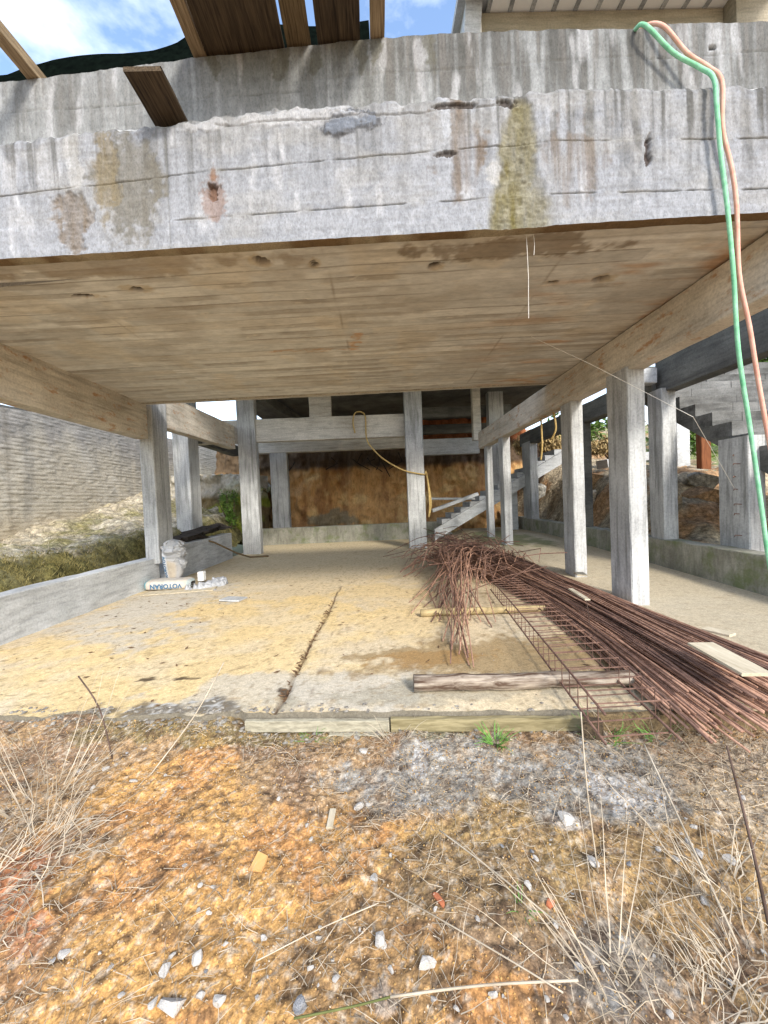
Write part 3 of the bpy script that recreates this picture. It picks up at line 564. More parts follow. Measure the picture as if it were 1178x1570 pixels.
# left boundary wall: narrow rough courses
zs = np.arange(.3, 4.3, .018); ys = np.concatenate([np.arange(5.5, 14, .05), np.arange(14, 26, .12)]); Y, Z = np.meshgrid(ys, zs)
zt = pw(Y, [5, 8, 10, 26], [3.5, 3.55, 3.75, 4.6]); Z = .3+(Z-.3)/4.0*(zt-.3)
rowf = Z/.085+(fbm(Y*1.2, Z*1.2, 4, 240)-.5)*.35; fr = rowf-np.floor(rowf); rw = np.floor(rowf)
X = -7.55+.03*np.sin(np.pi*fr)**.6*sst(.3, .6, fbm(Y*4, rw*3.7, 4, 241))*.4+(fbm(Y*2, Z*2, 3, 242)-.5)*.03+(fbm(Y*20, Z*20, 3, 243)-.5)*.02
C = np.ones(X.shape+(3,))*np.array((.40, .365, .30)); C = lerpc(C, sst(.42, .65, fbm(Y*2.2, Z*1.6, 5, 244))*.6, (.48, .45, .39)); C = lerpc(C, (fr < .18)*.6*sst(.4, .6, fbm(Y*6, rw*2.3, 4, 249)), (.17, .15, .12))
C = lerpc(C, sst(2.7, 3.5, Z-.9*fbm(Y*3, Z*.6, 4, 245)+.45)*.75, (.23, .22, .21)); C = lerpc(C, sst(.5, .66, fbm(Y*5, Z*.7, 4, 246))*.4, (.22, .21, .19))
C = lerpc(C, np.exp(-((Y-8.2)/.06)**2)*.5, (.18, .16, .13)); C = lerpc(C, sst(1.5, .9, Z-.09*(Y-8))*.5, (.42, .34, .22))
bw = tag(empty('boundary_wall', (-7.6, 8, 0)), 'tall rough grey boundary wall laid in narrow courses on the left', 'wall'); bw.location = (0, 0, 0)
grid('wall_face', X, Y, Z, M['render'], C, bw, flip=False)
MB().hexa([(-7.8, 5.5, .2), (-7.64, 5.5, .2), (-7.64, 26, .2), (-7.8, 26, .2), (-7.8, 5.5, 3.5), (-7.64, 5.5, 3.5), (-7.64, 26, 4.59), (-7.8, 26, 4.59)]).build('wall_core', M['beamdark'], bw)

# things in the right background
o = bar((9.35, 11, 1.2), (9.35, 11, 2.95), .28, .2).build('timber_post', M['rust']); tag(o, 'rust brown post seen through the stairs gap', 'post')
o = bar((10.2, 13, 2.0), (10.2, 13, 4.2), .44, .44).build('pillar', M['low']); tag(o, 'pale pillar standing on the bank beyond the outer column', 'pillar')
o = bar((7.0, 12.0, 2.2), (9.2, 12.3, 2.5), .5, .25).build('fallen_slab', M['low']); tag(o, 'broken concrete slab lying on the earth bank', 'slab')
def rock(r, sub=2, seed=0, flat=.7):
    bm = bmesh.new(); bmesh.ops.create_icosphere(bm, subdivisions=sub, radius=r); rr = random.Random(seed)
    dirs = [Vector((rr.gauss(0, 1), rr.gauss(0, 1), rr.gauss(0, 1))).normalized() for _ in range(9)]; cut = [rr.uniform(.36, .75)*r for _ in dirs]
    for v in bm.verts:
        for d, c in zip(dirs, cut):
            e = v.co.dot(d)-c
            if e > 0: v.co -= d*e
        v.co.z *= flat
    me = bpy.data.meshes.new('rock'); bm.to_mesh(me); bm.free(); return me
for k, (x, y, z, r) in enumerate(((6.0, 7.9, 1.1, .35), (6.9, 8.2, 1.2, .4), (7.8, 9.2, 1.5, .45), (5.6, 10.5, 1.2, .45), (6.3, 11.3, 1.7, .5), (5.4, 13.2, 1.4, .5))):
    o = link('boulder', rock(r, 3, k+50), M['earth'], loc=(x, y, z)); setcol(o.data, np.ones((len(o.data.vertices), 3))*np.array(((.46, .38, .27), (.46, .30, .17), (.42, .40, .35))[k % 3]))
    tag(o, ('brown boulder nearest the grey column on the right bank', 'large tan boulder under the stairs gap', 'grey boulder in front of the brown post', 'brown boulder between the outer columns', 'orange boulder below the hanging dry plants', 'grey boulder by the back stairs')[k], 'boulder')
def foliage(mb, c, r, n, size, drop=0, rs=None):
    rs = rs or random
    for _ in range(n):
        while True:
            d = Vector((rs.uniform(-1, 1), rs.uniform(-1, 1), rs.uniform(-1, 1)))
            if .25 < d.length < 1: break
        k = .75+.25*math.sin(d.x*7+d.z*5)*math.cos(d.y*6); p = Vector(c)+Vector((d.x*r[0], d.y*r[1], d.z*r[2]))*k
        a = Vector((rs.gauss(0, 1), rs.gauss(0, 1), rs.gauss(0, .6)-drop)).normalized(); b = a.cross(Vector((rs.gauss(0, 1), rs.gauss(0, 1), rs.gauss(0, 1)))).normalized(); s = size*rs.uniform(.6, 1.3)
        q = [p-a*s, p-b*s*.35, p+a*s, p+b*s*.35]; mb.add([tuple(t) for t in q], [(0, 1, 2, 3)])
def shrub(c, r, n, size, label, mt='leaf', cat='shrub', drop=0):
    o = tag(empty('shrub', (c[0], c[1], c[2]-r[2])), label, cat); base = Vector((c[0], c[1], c[2]-r[2])); m = MB(); f = MB()
    for k in range(7):
        e = Vector((random.uniform(-.7, .7)*r[0], random.uniform(-.7, .7)*r[1], r[2]*random.uniform(1., 1.7))); m.tube([(0, 0, 0), e*.5+Vector((.05, .03, 0)), e], .03, 5, r1=.01)
        foliage(f, Vector((0, 0, r[2]))+Vector((random.uniform(-.6, .6)*r[0], random.uniform(-.6, .6)*r[1], random.uniform(-.5, .6)*r[2])), [q*.55 for q in r], n//7, size, drop)
    m.build('stem', M['twig'], o); f.build('foliage', M[mt], o); return o
shrub((14.5, 14, 5.2), (2.6, 2, 1.5), 2600, .16, 'green bush above the top of the right stairs')
shrub((11.2, 14.5, 3.6), (1.0, 1.2, 1.8), 1500, .13, 'bright green bush between the pillar and the brown post')
shrub((15, 11.5, 2.4), (2.2, 1.5, .9), 1800, .13, 'low green bush beyond the gap under the stairs')
shrub((9.0, 17, 3.9), (1.6, 1.5, 1.5), 1500, .15, 'green bush behind the tall column and the outer beam')
shrub((-5.0, 18.5, 3.4), (2.0, 1.5, 1.6), 1500, .15, 'yellow green bush above the mossy bank on the left')
shrub((5.9, 13.9, 2.9), (.9, .6, .8), 3600, .07, 'dry hanging plants above the back stairs', 'leafdry', 'dry plant', 1.6)
shrub((8.2, 13.5, 3.0), (1.2, .7, .6), 3600, .07, 'dry straw coloured plant on the bank beside the tall column', 'leafdry', 'dry plant', 1.2)
shrub((-4.75, 12.6, 1.3), (.35, .35, .7), 800, .06, 'ivy like green plant climbing the mossy bank')
# moss and weeds along the left bank
f = MB()
for _ in range(11000):
    x, y = -4.35-abs(random.gauss(0, .38)), random.uniform(2.6, 9.5); z = float(zl(np.array(x), np.array(y))); h = random.uniform(.02, .07)
    a = random.uniform(0, 6.28); dx, dy = math.cos(a)*.006, math.sin(a)*.006; tx, ty = random.gauss(0, .04), random.gauss(0, .04)
    f.add([(x-dx, y-dy, z-.02), (x+dx, y+dy, z-.02), (x+tx, y+ty, z+h)], [(0, 1, 2)])
tag(f.build('moss_grass', plain('mossy grass', (.07, .062, .016), (.30, .25, .10), 3, .8, .2)), kind='stuff')

f = MB()
for _ in range(2600):
    y = random.uniform(3., 15); x = random.uniform(-7.4, -4.7); z = float(zl(np.array(x), np.array(y))); h = random.uniform(.02, .09); a = random.uniform(0, 6.28); dx, dy = math.cos(a)*.006, math.sin(a)*.006
    f.add([(x-dx, y-dy, z-.02), (x+dx, y+dy, z-.02), (x+random.gauss(0, .07), y+random.gauss(0, .07), z+h)], [(0, 1, 2)])
tag(f.build('dry_bank_grass', M['straw']), kind='stuff')
# house roof above the parapet on the right: white ribbed soffit behind a fascia beam
hs = tag(empty('house_roof', (0, 0, 0)), 'white ribbed eaves of a house above the parapet, top right', 'roof')
MB().hexa([(1.85, 6.0, 8.22), (5.55, 6.0, 8.2), (5.55, 6.25, 8.2), (1.85, 6.25, 8.22), (1.85, 6.0, 8.56), (5.55, 6.0, 8.56), (5.55, 6.25, 8.56), (1.85, 6.25, 8.56)]).build('fascia', M['fascia'], hs)
for k in range(12):
    x0 = 1.95+.33*k; MB().box((x0+.055, 4.6, 8.585), (x0+.325, 6.4, 8.62)).build('soffit_panel', M['white'], hs)
    MB().box((x0-.01, 4.6, 8.565), (x0+.05, 6.4, 8.63)).build('rib', M['col'], hs)
MB().hexa([(1.5, 5.9, 7.2), (1.72, 5.9, 7.2), (1.72, 6.3, 7.2), (1.5, 6.3, 7.2), (1.66, 5.9, 9.2), (1.92, 5.9, 9.2), (1.92, 6.3, 9.2), (1.66, 6.3, 9.2)]).build('post', M['low'], hs)
MB().box((1.74, 5.92, 7.4), (1.84, 6.0, 9.2)).build('post_trim', M['white'], hs)
MB().hexa([(5.56, 5.8, 7.8), (5.9, 5.8, 7.8), (5.9, 6.3, 7.8), (5.56, 6.3, 7.8), (5.56, 5.8, 8.9), (6.35, 5.8, 8.9), (6.35, 6.3, 8.9), (5.56, 6.3, 8.9)]).build('roof_end', M['fascia'], hs)
MB().box((1.5, 4.5, 8.64), (6.2, 6.6, 8.75)).build('roof_deck', M['low'], hs)

# formwork boards and poles lying on the parapet, over the street side
def plank(x, wd, y0, y1, z, th, label, mt='wood', dx=0, tilt=0, name='formwork_board', group=None, cat='board'):
    o = bar((x, y0, z+th/2+tilt), (x+dx, y1, z+th/2), wd, th, cham=.003, seg=.12, jit=.002).build(name, M[mt]); return tag(o, label, cat, group)
plank(-1.335, .235, 2.505, 2.95, 4.022, .03, 'short dark board sticking out from the ledge of the front beam', 'wooddark')
plank(-1.14, .09, 1.9, 3.6, 4.525, .09, 'brown squared timber pole at the left edge of the dark boards', 'woodpole', dx=.02, name='timber_pole', cat='pole')
plank(-2.36, .09, 2.2, 3.6, 4.45, .08, 'brown timber pole alone at the left end of the parapet', 'woodpole', name='timber_pole', cat='pole', dx=.03)
plank(-.80, .56, 2.0, 3.7, 4.545, .03, 'widest dark board on the parapet, beside the timber pole', 'wooddark')
plank(-.415, .17, 1.95, 3.7, 4.555, .03, 'narrow brown board between two gaps of sky on the parapet', 'wood')
plank(-.13, .30, 2.1, 3.7, 4.56, .03, 'dark streaked board right of the narrow one on the parapet', 'wooddark')
plank(.14, .10, 1.9, 3.6, 4.56, .08, 'brown timber pole at the right end of the boards', 'woodpole', name='timber_pole', cat='pole')
xs = np.linspace(-4.2, .1, 90); vs = np.linspace(0, 1, 12); X, V = np.meshgrid(xs, vs)
tz = pw(X, [-4.2, -2.9, -2.75, -2.5, -2.2, -1.95, -1.7, -1.5, -1.34, .1], [4.8, 4.95, 5.01, 5.045, 5.055, 5.07, 5.115, 5.18, 5.27, 5.3]); zb = 4.3
Z = zb+(tz-zb)*V; Y = 3.35-.12*np.sin(V*3.1)+.02*np.sin(X*5+V*3)
o = grid('tarpaulin', X, Y, Z, M['tarp']); sm = o.modifiers.new('thick', 'SOLIDIFY'); sm.thickness = .012; tag(o, 'dark green net sheet sagging behind the parapet boards', 'tarpaulin')

# ================================================================== REBAR
cIn = ([1.5, 1.9, 3.2, 4.5, 6, 7.2, 8.6], [1.48, 1.55, 1.74, 1.84, 1.72, 1.35, 1.0]); cOut = ([1.5, 1.9, 2.6, 4, 5.5, 7, 8.6], [3.0, 2.86, 2.72, 2.72, 2.74, 2.5, 1.9])
for k in range(235):
    s = random.random(); s = min(1, max(0, s)); y0 = random.uniform(1.80, 2.25) if s < .35 else random.uniform(1.95, 2.3); y1 = random.uniform(6.0, 8.4); n = 12; pts = []
    lay = random.random()**.8; ph, am = random.uniform(0, 6), random.uniform(.005, .045); cross = random.gauss(0, .05)
    for i in range(n):
        t = i/(n-1); y = y0+(y1-y0)*t; a, bq = pw(y, *cIn), pw(y, *cOut); ss = min(1.02, max(-.02, s+cross*(t-.4)*(2.2 if t > .55 else 1)))
        hz = .035+.17*math.sqrt(max(0, 4*ss*(1-ss)))*lay*(1+1.1*sst(5.2, 7.2, np.array(y)))*(.5+.5*sst(1.4, 2.6, np.array(y)))
        pts.append((a+(bq-a)*ss+am*math.sin(ph+t*5), y, float(hz)+.012*math.sin(ph*2+t*9)*t))
    e = Vector(pts[-1]); q = random.random()
    if q < .75:
        d = Vector((random.uniform(-.8, .1), random.uniform(-.3, .35), random.uniform(-.05, .35))); pts += [tuple(e+d*.4+Vector((0, .1, .05))), tuple(e+d*.9)]
    if q < .35: pts.append(tuple(e+d*1.1+Vector((random.uniform(-.2, .1), -.4, random.uniform(-.3, -.1)))))
    pts = [(px, py, max(.012, pz)) for px, py, pz in pts]
    o = MB().tube(pts, random.uniform(.0055, .0085), 5).build('rebar', M['rebar'] if random.random() < .7 else M['rebar2'], smooth=True)
    tag(o, 'long rusty steel bar lying in the dense heap on the right', 'steel bar', 'long bars in the heap')
for k in range(58):
    ex, ey = random.choice([(random.uniform(.3, 1.25), random.uniform(3.4, 5.2)), (random.uniform(.5, .72), random.uniform(2.9, 3.5)), (random.uniform(.5, .95), random.uniform(3.3, 4.4)), (random.uniform(.85, 1.12), random.uniform(3.5, 4.6)), (random.uniform(.66, .95), random.uniform(4.5, 5.6))])
    px, py, pz = random.uniform(.95, 1.45), random.uniform(5.2, 6.6), random.uniform(.35, .62); sx, sy = random.uniform(1.3, 2.2), random.uniform(7, 8.2)
    q_ = random.uniform(.35, .6); kx = random.gauss(0, .09); P = [Vector((sx, sy, random.uniform(.1, .4))), Vector((px*.8+sx*.2, py*.8+sy*.2, pz*.97)), Vector((px, py, pz)), Vector((px*(1-q_)+ex*q_+kx, py*(1-q_)+ey*q_, pz*(1-q_)*1.05)), Vector((ex, ey, random.choice([.014, .014, .03, .06])))]
    pts = []
    for i in range(len(P)-1):
        a, b_, c, d = P[max(i-1, 0)], P[i], P[i+1], P[min(i+2, len(P)-1)]
        pts += [tuple(b_.lerp(c, .12)), tuple(b_.lerp(c, .88))]
    pts.append(tuple(P[-1]))
    o = MB().tube(pts, random.uniform(.005, .0075), 5).build('bent_rebar', M['rebar'] if random.random() < .75 else M['rebar2'], smooth=True)
    tag(o, 'bent rusty bar fanning out of the tangle towards the floor', 'steel bar', 'bent bars of the tangle')
tg = MB()
for k in range(150):
    c = Vector((random.gauss(1.5, .34), random.gauss(6.9, .75), random.uniform(.08, .55))); a = random.uniform(0, 6.28); l = random.uniform(.25, .7)
    d = Vector((math.cos(a), math.sin(a), random.uniform(-.25, .35)))*l; b_ = Vector((random.uniform(-.2, .2), random.uniform(-.2, .2), random.uniform(0, .2)))
    tg.tube([tuple(c-d), tuple(c+b_), tuple(c+d)], .006, 4)
tag(tg.build('rebar_offcuts', M['rebar2']), 'tangle of short rusty offcuts and tie wire at the far end of the heap', 'scrap steel', kind='stuff')
# rebar cage
cg = tag(empty('rebar_cage', (1.35, 3.5, .0)), 'ladder like rusty beam cage lying left of the steel bar heap', 'rebar cage')
cg.location = (0, 0, 0)
A = lambda t, q, z: (1.50-.42*t+q*(.36+.02*t), 5.25-3.42*t, z+.015*math.sin(t*3))
for q, z in ((0, .05), (0, .20), (1, .05), (1, .20)): MB().tube([A(i/9-.02, q, z) for i in range(10)], .007, 6).build('longitudinal_bar', M['rebar2'], cg, True)
for i in range(25):
    t = .02+i*.039; MB().tube([A(t, 0, .04), A(t, 0, .21), A(t, 1, .21), A(t, 1, .04), A(t, .02, .035)], .0042, 5).build('stirrup', M['rebar2'], cg)
# logs, laths
def log(p0, p1, r, mt, label, n=18, sides=12):
    pts = [tuple(Vector(p0).lerp(Vector(p1), i/n)+Vector((0, random.gauss(0, .004), random.gauss(0, .003)))) for i in range(n+1)]
    o = MB().tube(pts, r, sides, r1=r*.86); 
    o.v = [(x, y+random.gauss(0, r*.035), z+random.gauss(0, r*.035)) for x, y, z in o.v]; return tag(o.build('log', M[mt], smooth=True), label, 'log')
log((.20, 2.64, .058), (1.72, 2.56, .055), .056, 'log', 'brown log with patches of pale peeled bark in front of the bars')
log((.44, 4.36, .045), (1.95, 4.30, .045), .042, 'log2', 'thin pale log lying under the bent steel bars')
def lath(p0, p1, wd, th, mt, label, name='wood_lath', cat='board'):
    o = bar(p0, p1, wd, th, cham=.003, seg=.08, jit=.003).build(name, M[mt]); return tag(o, label, cat)
lath((2.02, 4.1, .30), (1.94, 3.62, .31), .05, .015, 'palewood', 'narrow pale lath lying on the steel bars')
lath((2.06, 2.48, .30), (2.02, 2.06, .285), .16, .018, 'palewood', 'broad pale broken board on the near end of the steel bars')
lath((2.78, 3.30, .10), (2.86, 3.12, .10), .1, .02, 'palewood', 'small pale board piece at the outer edge of the steel bars')
lath((2.75, 5.35, .22), (2.62, 5.0, .25), .12, .02, 'palewood', 'pale splintered board by the foot of the second column')
# boards along the slab edge
def eb(x0, x1, z0, z1, mt, label, off=.03):
    o = bar((x0, edgeY(x0)-off, (z0+z1)/2), (x1, edgeY(x1)-off, (z0+z1)/2), .035, z1-z0, cham=.004, seg=.07, jit=.004).build('edge_board', M[mt]); return tag(o, label, 'board')
eb(-.88, .02, -.10, -.03, 'concboard', 'pale grey board along the slab edge, left of the ochre one')
eb(.03, 1.16, -.10, -.02, 'board', 'mossy ochre board along the slab edge in front of the log')
eb(1.2, 2.4, -.10, .0, 'wood', 'weathered board at the slab edge under the steel bars')
eb(-.35, .22, -.125, -.10, 'concboard', 'thin pale strip below the slab edge boards', .06)
lath((1.12, 2.19, -.03), (1.22, 2.16, -.03), .06, .1, 'wooddark', 'dark wooden block by the end of the ochre board', 'wood_block')
o = MB().tube([(-4.0, 8.9, .66), (-3.75, 9.0, .55), (-3.5, 9.7, .2), (-3.35, 10.2, .03), (-2.9, 10.3, .02)], .022, 7).build('bent_rod', M['wood'], smooth=True); tag(o, 'brown bent rod leaning over the short low wall', 'rod')
d = MB()
for k in range(9): d.hexa([tuple(Vector(q)+Vector((-4.15+random.uniform(-.2, .2), 8.2+k*.25, .68+.02*k))) for q in ((-.15, -.3, -.05), (.15, -.3, -.05), (.15, .3, -.05), (-.15, .3, -.05), (-.15, -.3, .06), (.15, -.3, .06), (.15, .3, .1), (-.15, .3, .1))])
tag(d.build('dark_planks', M['dark']), 'dark damp planks piled on the short low wall', 'planks')

# ================================================================== CEMENT BAGS
def text_on(body, size, fmap, mt, parent, squeeze=1):
    cu = bpy.data.curves.new('print', 'FONT'); cu.body = body; cu.size = size; cu.align_x = 'CENTER'; cu.align_y = 'CENTER'; cu.offset = .0035; cu.resolution_u = 3
    ob = bpy.data.objects.new('print', cu); COL.objects.link(ob); bpy.context.view_layer.update()
    me = bpy.data.meshes.new_from_object(ob.evaluated_get(bpy.context.evaluated_depsgraph_get())); bpy.data.objects.remove(ob)
    for v in me.vertices: v.co = Vector(fmap(v.co.x*squeeze, v.co.y))
    me.name = 'printed_word'; return link('printed_word', me, mt, parent)
# lying bag
LB = (-3.52, 6.60, 0); bag = tag(empty('cement_bag', LB), 'cement bag lying on the floor with blue print upside down and a torn end', 'cement bag')
nu, nv = 60, 40; uu = np.linspace(-1, 1, nu); th = np.linspace(0, 2*np.pi, nv); U, T = np.meshgrid(uu, th)
def sup(c, e): return np.sign(c)*np.abs(c)**e
taper = np.clip(1-np.abs(U)**10*.6, .05, 1); hz = .085*taper; hy = .19*taper
X = U*.38; Yb = sup(np.cos(T), .55)*hy+(fbm(U*5, T*1.5, 3, 300)-.5)*.02; Zb = .088+sup(np.sin(T), .6)*hz+(fbm(U*6, T*2, 3, 301)-.5)*.018
C = np.ones(X.shape+(3,))*np.array((.46, .43, .38)); C = lerpc(C, sst(-.8, -.84, U), (.10, .36, .45)); C = lerpc(C, sst(.86, .9, U), (.20, .40, .50)); C = lerpc(C, np.exp(-((U+.62)/.02)**2)*.5, (.5, .2, .15)); C = lerpc(C, sst(.5, .75, U)*.5, (.55, .47, .36))
C = lerpc(C, sst(.5, .7, fbm(U*4, T*2, 4, 302))*.35, (.40, .40, .42))
bag_o = grid('bag_paper', X, Yb, Zb, M['bag'], C, bag)
text_on('VOTORAN', .105, lambda a, b_: (-a+.03, -.2-.004, .088-b_), M['ink'], bag, 1.0)
# standing bag: narrow foot, wide crumpled top
SB = (-3.58, 6.86, .15); bag = tag(empty('cement_bag', SB), 'cement bag standing on the lying one, crumpled grey plastic over its top', 'cement bag')
zz = np.linspace(0, 1, 60); th = np.linspace(0, 2*np.pi, 60); H_, T = np.meshgrid(zz, th)
wd = pw(H_, [0, .1, .35, .62, .85, .95, 1], [.12, .15, .18, .195, .175, .12, .01]); dp = pw(H_, [0, .3, .7, .92, 1], [.07, .1, .13, .08, .01])
cr = sst(.40, .52, H_+.26*np.cos(T)+.1*(fbm(T*2, H_*5, 3, 307)-.5)); X = sup(np.cos(T), .7)*wd+.03*H_+cr*(fbm(np.cos(T)*4+5, H_*10, 4, 303)-.5)*.15
Yb = sup(np.sin(T), .7)*dp+cr*(fbm(np.sin(T)*4+9, H_*10, 4, 304)-.5)*.15; Zb = H_*.66+cr*(fbm(np.cos(T)*4, np.sin(T)*4+H_*6, 3, 305)-.5)*.05
C = np.ones(X.shape+(3,))*np.array((.42, .36, .28)); C = lerpc(C, sst(-.25, -.4, np.cos(T)), (.52, .53, .54)); C = lerpc(C, sst(.1, .5, np.cos(T))*.8, (.32, .32, .325)); C = lerpc(C, cr*.9, (.30, .305, .31)); C = lerpc(C, cr*sst(.5, .62, fbm(T*3, H_*14, 4, 306))*.7, (.46, .46, .47))  # right side greyed: painted shade along with the grey plastic
grid('bag_paper', X, Yb, Zb, M['bag'], C, bag)
def onstand(a, b_):
    h = np.clip(.28-a/.66*1.0, 0, 1); w_ = float(pw(h, [0, .1, .35, .62, .85], [.12, .15, .18, .195, .175])); d_ = float(pw(h, [0, .3, .7], [.07, .1, .13]))
    c = -.52-b_*5; c = max(-.97, min(-.1, c)); s_ = math.sqrt(max(0, 1-c*c)); return (-abs(c)**.7*w_+.03*float(h)-.005, -abs(s_)**.7*d_-.008, float(h)*.66)
text_on('VOTORAN', .10, onstand, M['ink'], bag, .8)
# spilled cement, board, flat piece
X, Y = np.meshgrid(np.linspace(-3.75, -2.65, 70), np.linspace(6.15, 7.1, 60)); m = blob(X, Y, -2.94, 6.66, .24, .26, 310, .6, 5); m2 = blob(X, Y, -3.0, 6.36, .3, .10, 311, .6, 6)
Z = -.02+(m*.12+m2*.035)*(.4+.9*fbm(X*16, Y*16, 3, 312))+(fbm(X*40, Y*40, 2, 313)-.5)*.02*(m+m2 > .1)
tag(grid('cement_spill', X, Y, Z, M['cement']), 'spilled grey cement powder and lumps beside the torn bag', 'cement', kind='stuff')
lath((-3.75, 6.25, .012), (-2.7, 6.42, .012), .3, .012, 'palewood', 'thin tan board under the lying cement bag', 'base_board')
lath((-2.25, 5.62, .02), (-1.95, 5.55, .015), .22, .02, 'low', 'flat grey broken piece of cement sheet on the floor', 'cement_sheet')
o = link('carton', MB().box((0, 0, 0), (.1, .1, .16)).mesh('carton'), M['white'], loc=(-3.22, 6.95, .05)); tag(o, 'small white carton behind the cement bags', 'carton')

# ================================================================== HOSES, CORDS, STRINGS
def smooth_path(P, k=6):
    P = [Vector(p) for p in P]; out_ = []
    for i in range(len(P)-1):
        a, b_, c, d = P[max(i-1, 0)], P[i], P[i+1], P[min(i+2, len(P)-1)]
        for j in range(k):
            t = j/k; out_.append(tuple(.5*((2*b_)+(c-a)*t+(2*a-5*b_+4*c-d)*t*t+(3*b_-a-3*c+d)*t**3)))
    return out_+[tuple(P[-1])]
o = MB().tube(smooth_path([(1.97, 2.98, 4.485), (1.93, 2.85, 4.49), (1.91, 2.74, 4.475), (1.93, 2.66, 4.415), (2.1, 2.645, 4.22), (2.25, 2.61, 4.08), (2.285, 2.55, 3.95), (2.285, 2.53, 3.75), (2.305, 2.53, 3.45), (2.34, 2.53, 3.12), (2.372, 2.53, 2.7), (2.395, 2.53, 2.2), (2.465, 2.53, 1.67), (2.52, 2.53, 1.24), (2.57, 2.525, .80), (2.62, 2.5, .45), (2.7, 2.3, .27)]), .0132, 10).build('hose', M['green'], smooth=True)
tag(o, 'green hose hanging over the parapet down to the steel bars', 'hose')
o = MB().tube(smooth_path([(2.02, 2.98, 4.50), (1.96, 2.85, 4.505), (1.975, 2.74, 4.50), (2.05, 2.66, 4.41), (2.19, 2.64, 4.21), (2.30, 2.60, 4.07), (2.335, 2.545, 3.92), (2.33, 2.54, 3.62), (2.385, 2.54, 3.36), (2.412, 2.54, 3.11), (2.42, 2.54, 2.69), (2.482, 2.54, 2.35), (2.525, 2.54, 2.05), (2.59, 2.54, 1.65), (2.66, 2.53, 1.2), (2.8, 2.5, .6), (2.9, 2.3, .25)]), .0128, 10).build('hose', M['salmon'], smooth=True)
tag(o, 'salmon pink hose hanging beside the green one', 'hose')
o = MB().tube(smooth_path([(-.53, 11.02, 3.28), (-.57, 11.0, 3.6), (-.50, 11.0, 3.83), (-.33, 11.02, 3.86), (-.22, 11.0, 3.7), (-.21, 10.98, 3.1), (.0, 10.9, 2.75), (.3, 10.8, 2.45), (.8, 10.72, 2.15), (1.36, 10.72, 2.02)]), .02, 7).build('cord', M['cord'], smooth=True); tag(o, 'yellow cord looped over the back beam and slung to the column', 'cord')
o = MB().tube(smooth_path([(1.36, 10.72, 2.04), (1.40, 10.8, 2.1), (1.44, 10.8, 1.7), (1.46, 10.8, 1.2), (1.42, 10.8, .85), (1.50, 10.8, 1.25), (1.43, 10.8, 1.9)]), .02, 7).build('cord', M['cord'], smooth=True); tag(o, 'yellow cord hanging in a long loop beside the back column', 'cord')
o = MB().tube(smooth_path([(3.0, 7.0, 2.75), (3.0, 6.98, 2.5), (3.01, 7.0, 2.2), (3.0, 7.05, 1.95)]), .016, 7).build('cord', M['cord'], smooth=True); tag(o, 'straight tan cord hanging from the right beam', 'cord')
o = MB().tube(smooth_path([(3.0, 6.55, 2.8), (3.02, 6.5, 2.6), (3.04, 6.52, 2.4), (3.0, 6.6, 2.25)]), .016, 7).build('cord', M['cord'], smooth=True); tag(o, 'curved tan cord hanging nearest the second column', 'cord')
for q, (a, bq) in enumerate((((1.115, 2.74, 3.12), (1.12, 2.76, 2.55)), ((1.165, 2.74, 3.12), (1.167, 2.75, 2.98)))):
    o = MB().tube([a, tuple(Vector(a).lerp(Vector(bq), .5)+Vector((.006, 0, 0))), bq], .0017, 5).build('string', M['string']); tag(o, ('long white thread hanging below the olive patch of the beam', 'short white thread beside the long one under the beam')[q], 'string')
o = MB().tube([(1.85, 4.5, 3.13), (2.35, 4.2, 2.7), (3.3, 4.0, 2.05), (4.84, 5.2, 1.28)], .003, 4).build('wire', M['string']); tag(o, 'thin pale wire stretched from the ceiling to the stair column', 'wire')
o = MB().tube([(1.84, 3.45, .35), (1.86, 3.42, .03)], .003, 4).build('wire', M['twig']); tag(o, 'thin wire standing upright in the cage beside the bars', 'wire')

# ================================================================== STONES
Rk = [rock(.5, 2, k, random.uniform(.55, .85)) for k in range(14)]
RkM = [(m_.copy(), m_.copy(), m_) for m_ in Rk]
for a, bq, c in RkM: a.materials.append(M['stone']); bq.materials.append(M['stonegrey']); c.materials.append(M['brick'])
def gz(x, y): return float(soilz(np.array([x]), np.array([y]))[0])
stones = [(-1.32, 2.02, .034), (-1.54, 2.13, .036), (-.62, 1.2, .042), (-.71, 1.18, .04), (-.64, 1.09, .068), (-.7, 1.1, .03), (-.51, 1.09, .042), (-1.07, 1.24, .04), (-.71, 1.42, .021), (-.66, 1.42, .021), (-.68, 1.34, .02), (-.64, 1.33, .02), (-.43, 1.25, .024), (-.05, 1.22, .053), (-.18, 1.13, .022), (-.26, 1.16, .022), (-.27, 1.06, .05), (-.07, 1.45, .034), (-.14, 1.82, .05), (-.13, 2.21, .06), (-.71, 1.22, .024), (-.54, 1.23, .019), (-.53, 1.84, .025), (-.37, 1.7, .023), (-.34, 1.64, .022), (-.25, 1.28, .018), (-.25, 1.25, .018), (-.57, 1.11, .026), (-.81, 1.13, .018), (-.89, 1.2, .018), (-1.51, 1.99, .03), (-.81, 1.51, .02), (.09, 1.14, .048), (-.04, 1.22, .029), (.49, 1.37, .032), (.53, 1.25, .025), (1.06, 1.28, .03), (1.27, 1.58, .032), (1.28, 1.43, .043), (1.19, 1.46, .039), (1.19, 1.51, .03), (1.05, 1.49, .03), (.76, 1.44, .048), (.56, 1.48, .025), (.76, 1.66, .08), (.55, 1.14, .03), (.62, 1.13, .02), (.72, 1.2, .022), (.27, 1.07, .028), (.1, 1.07, .025), (.28, 1.27, .02), (.14, 1.3, .02)]
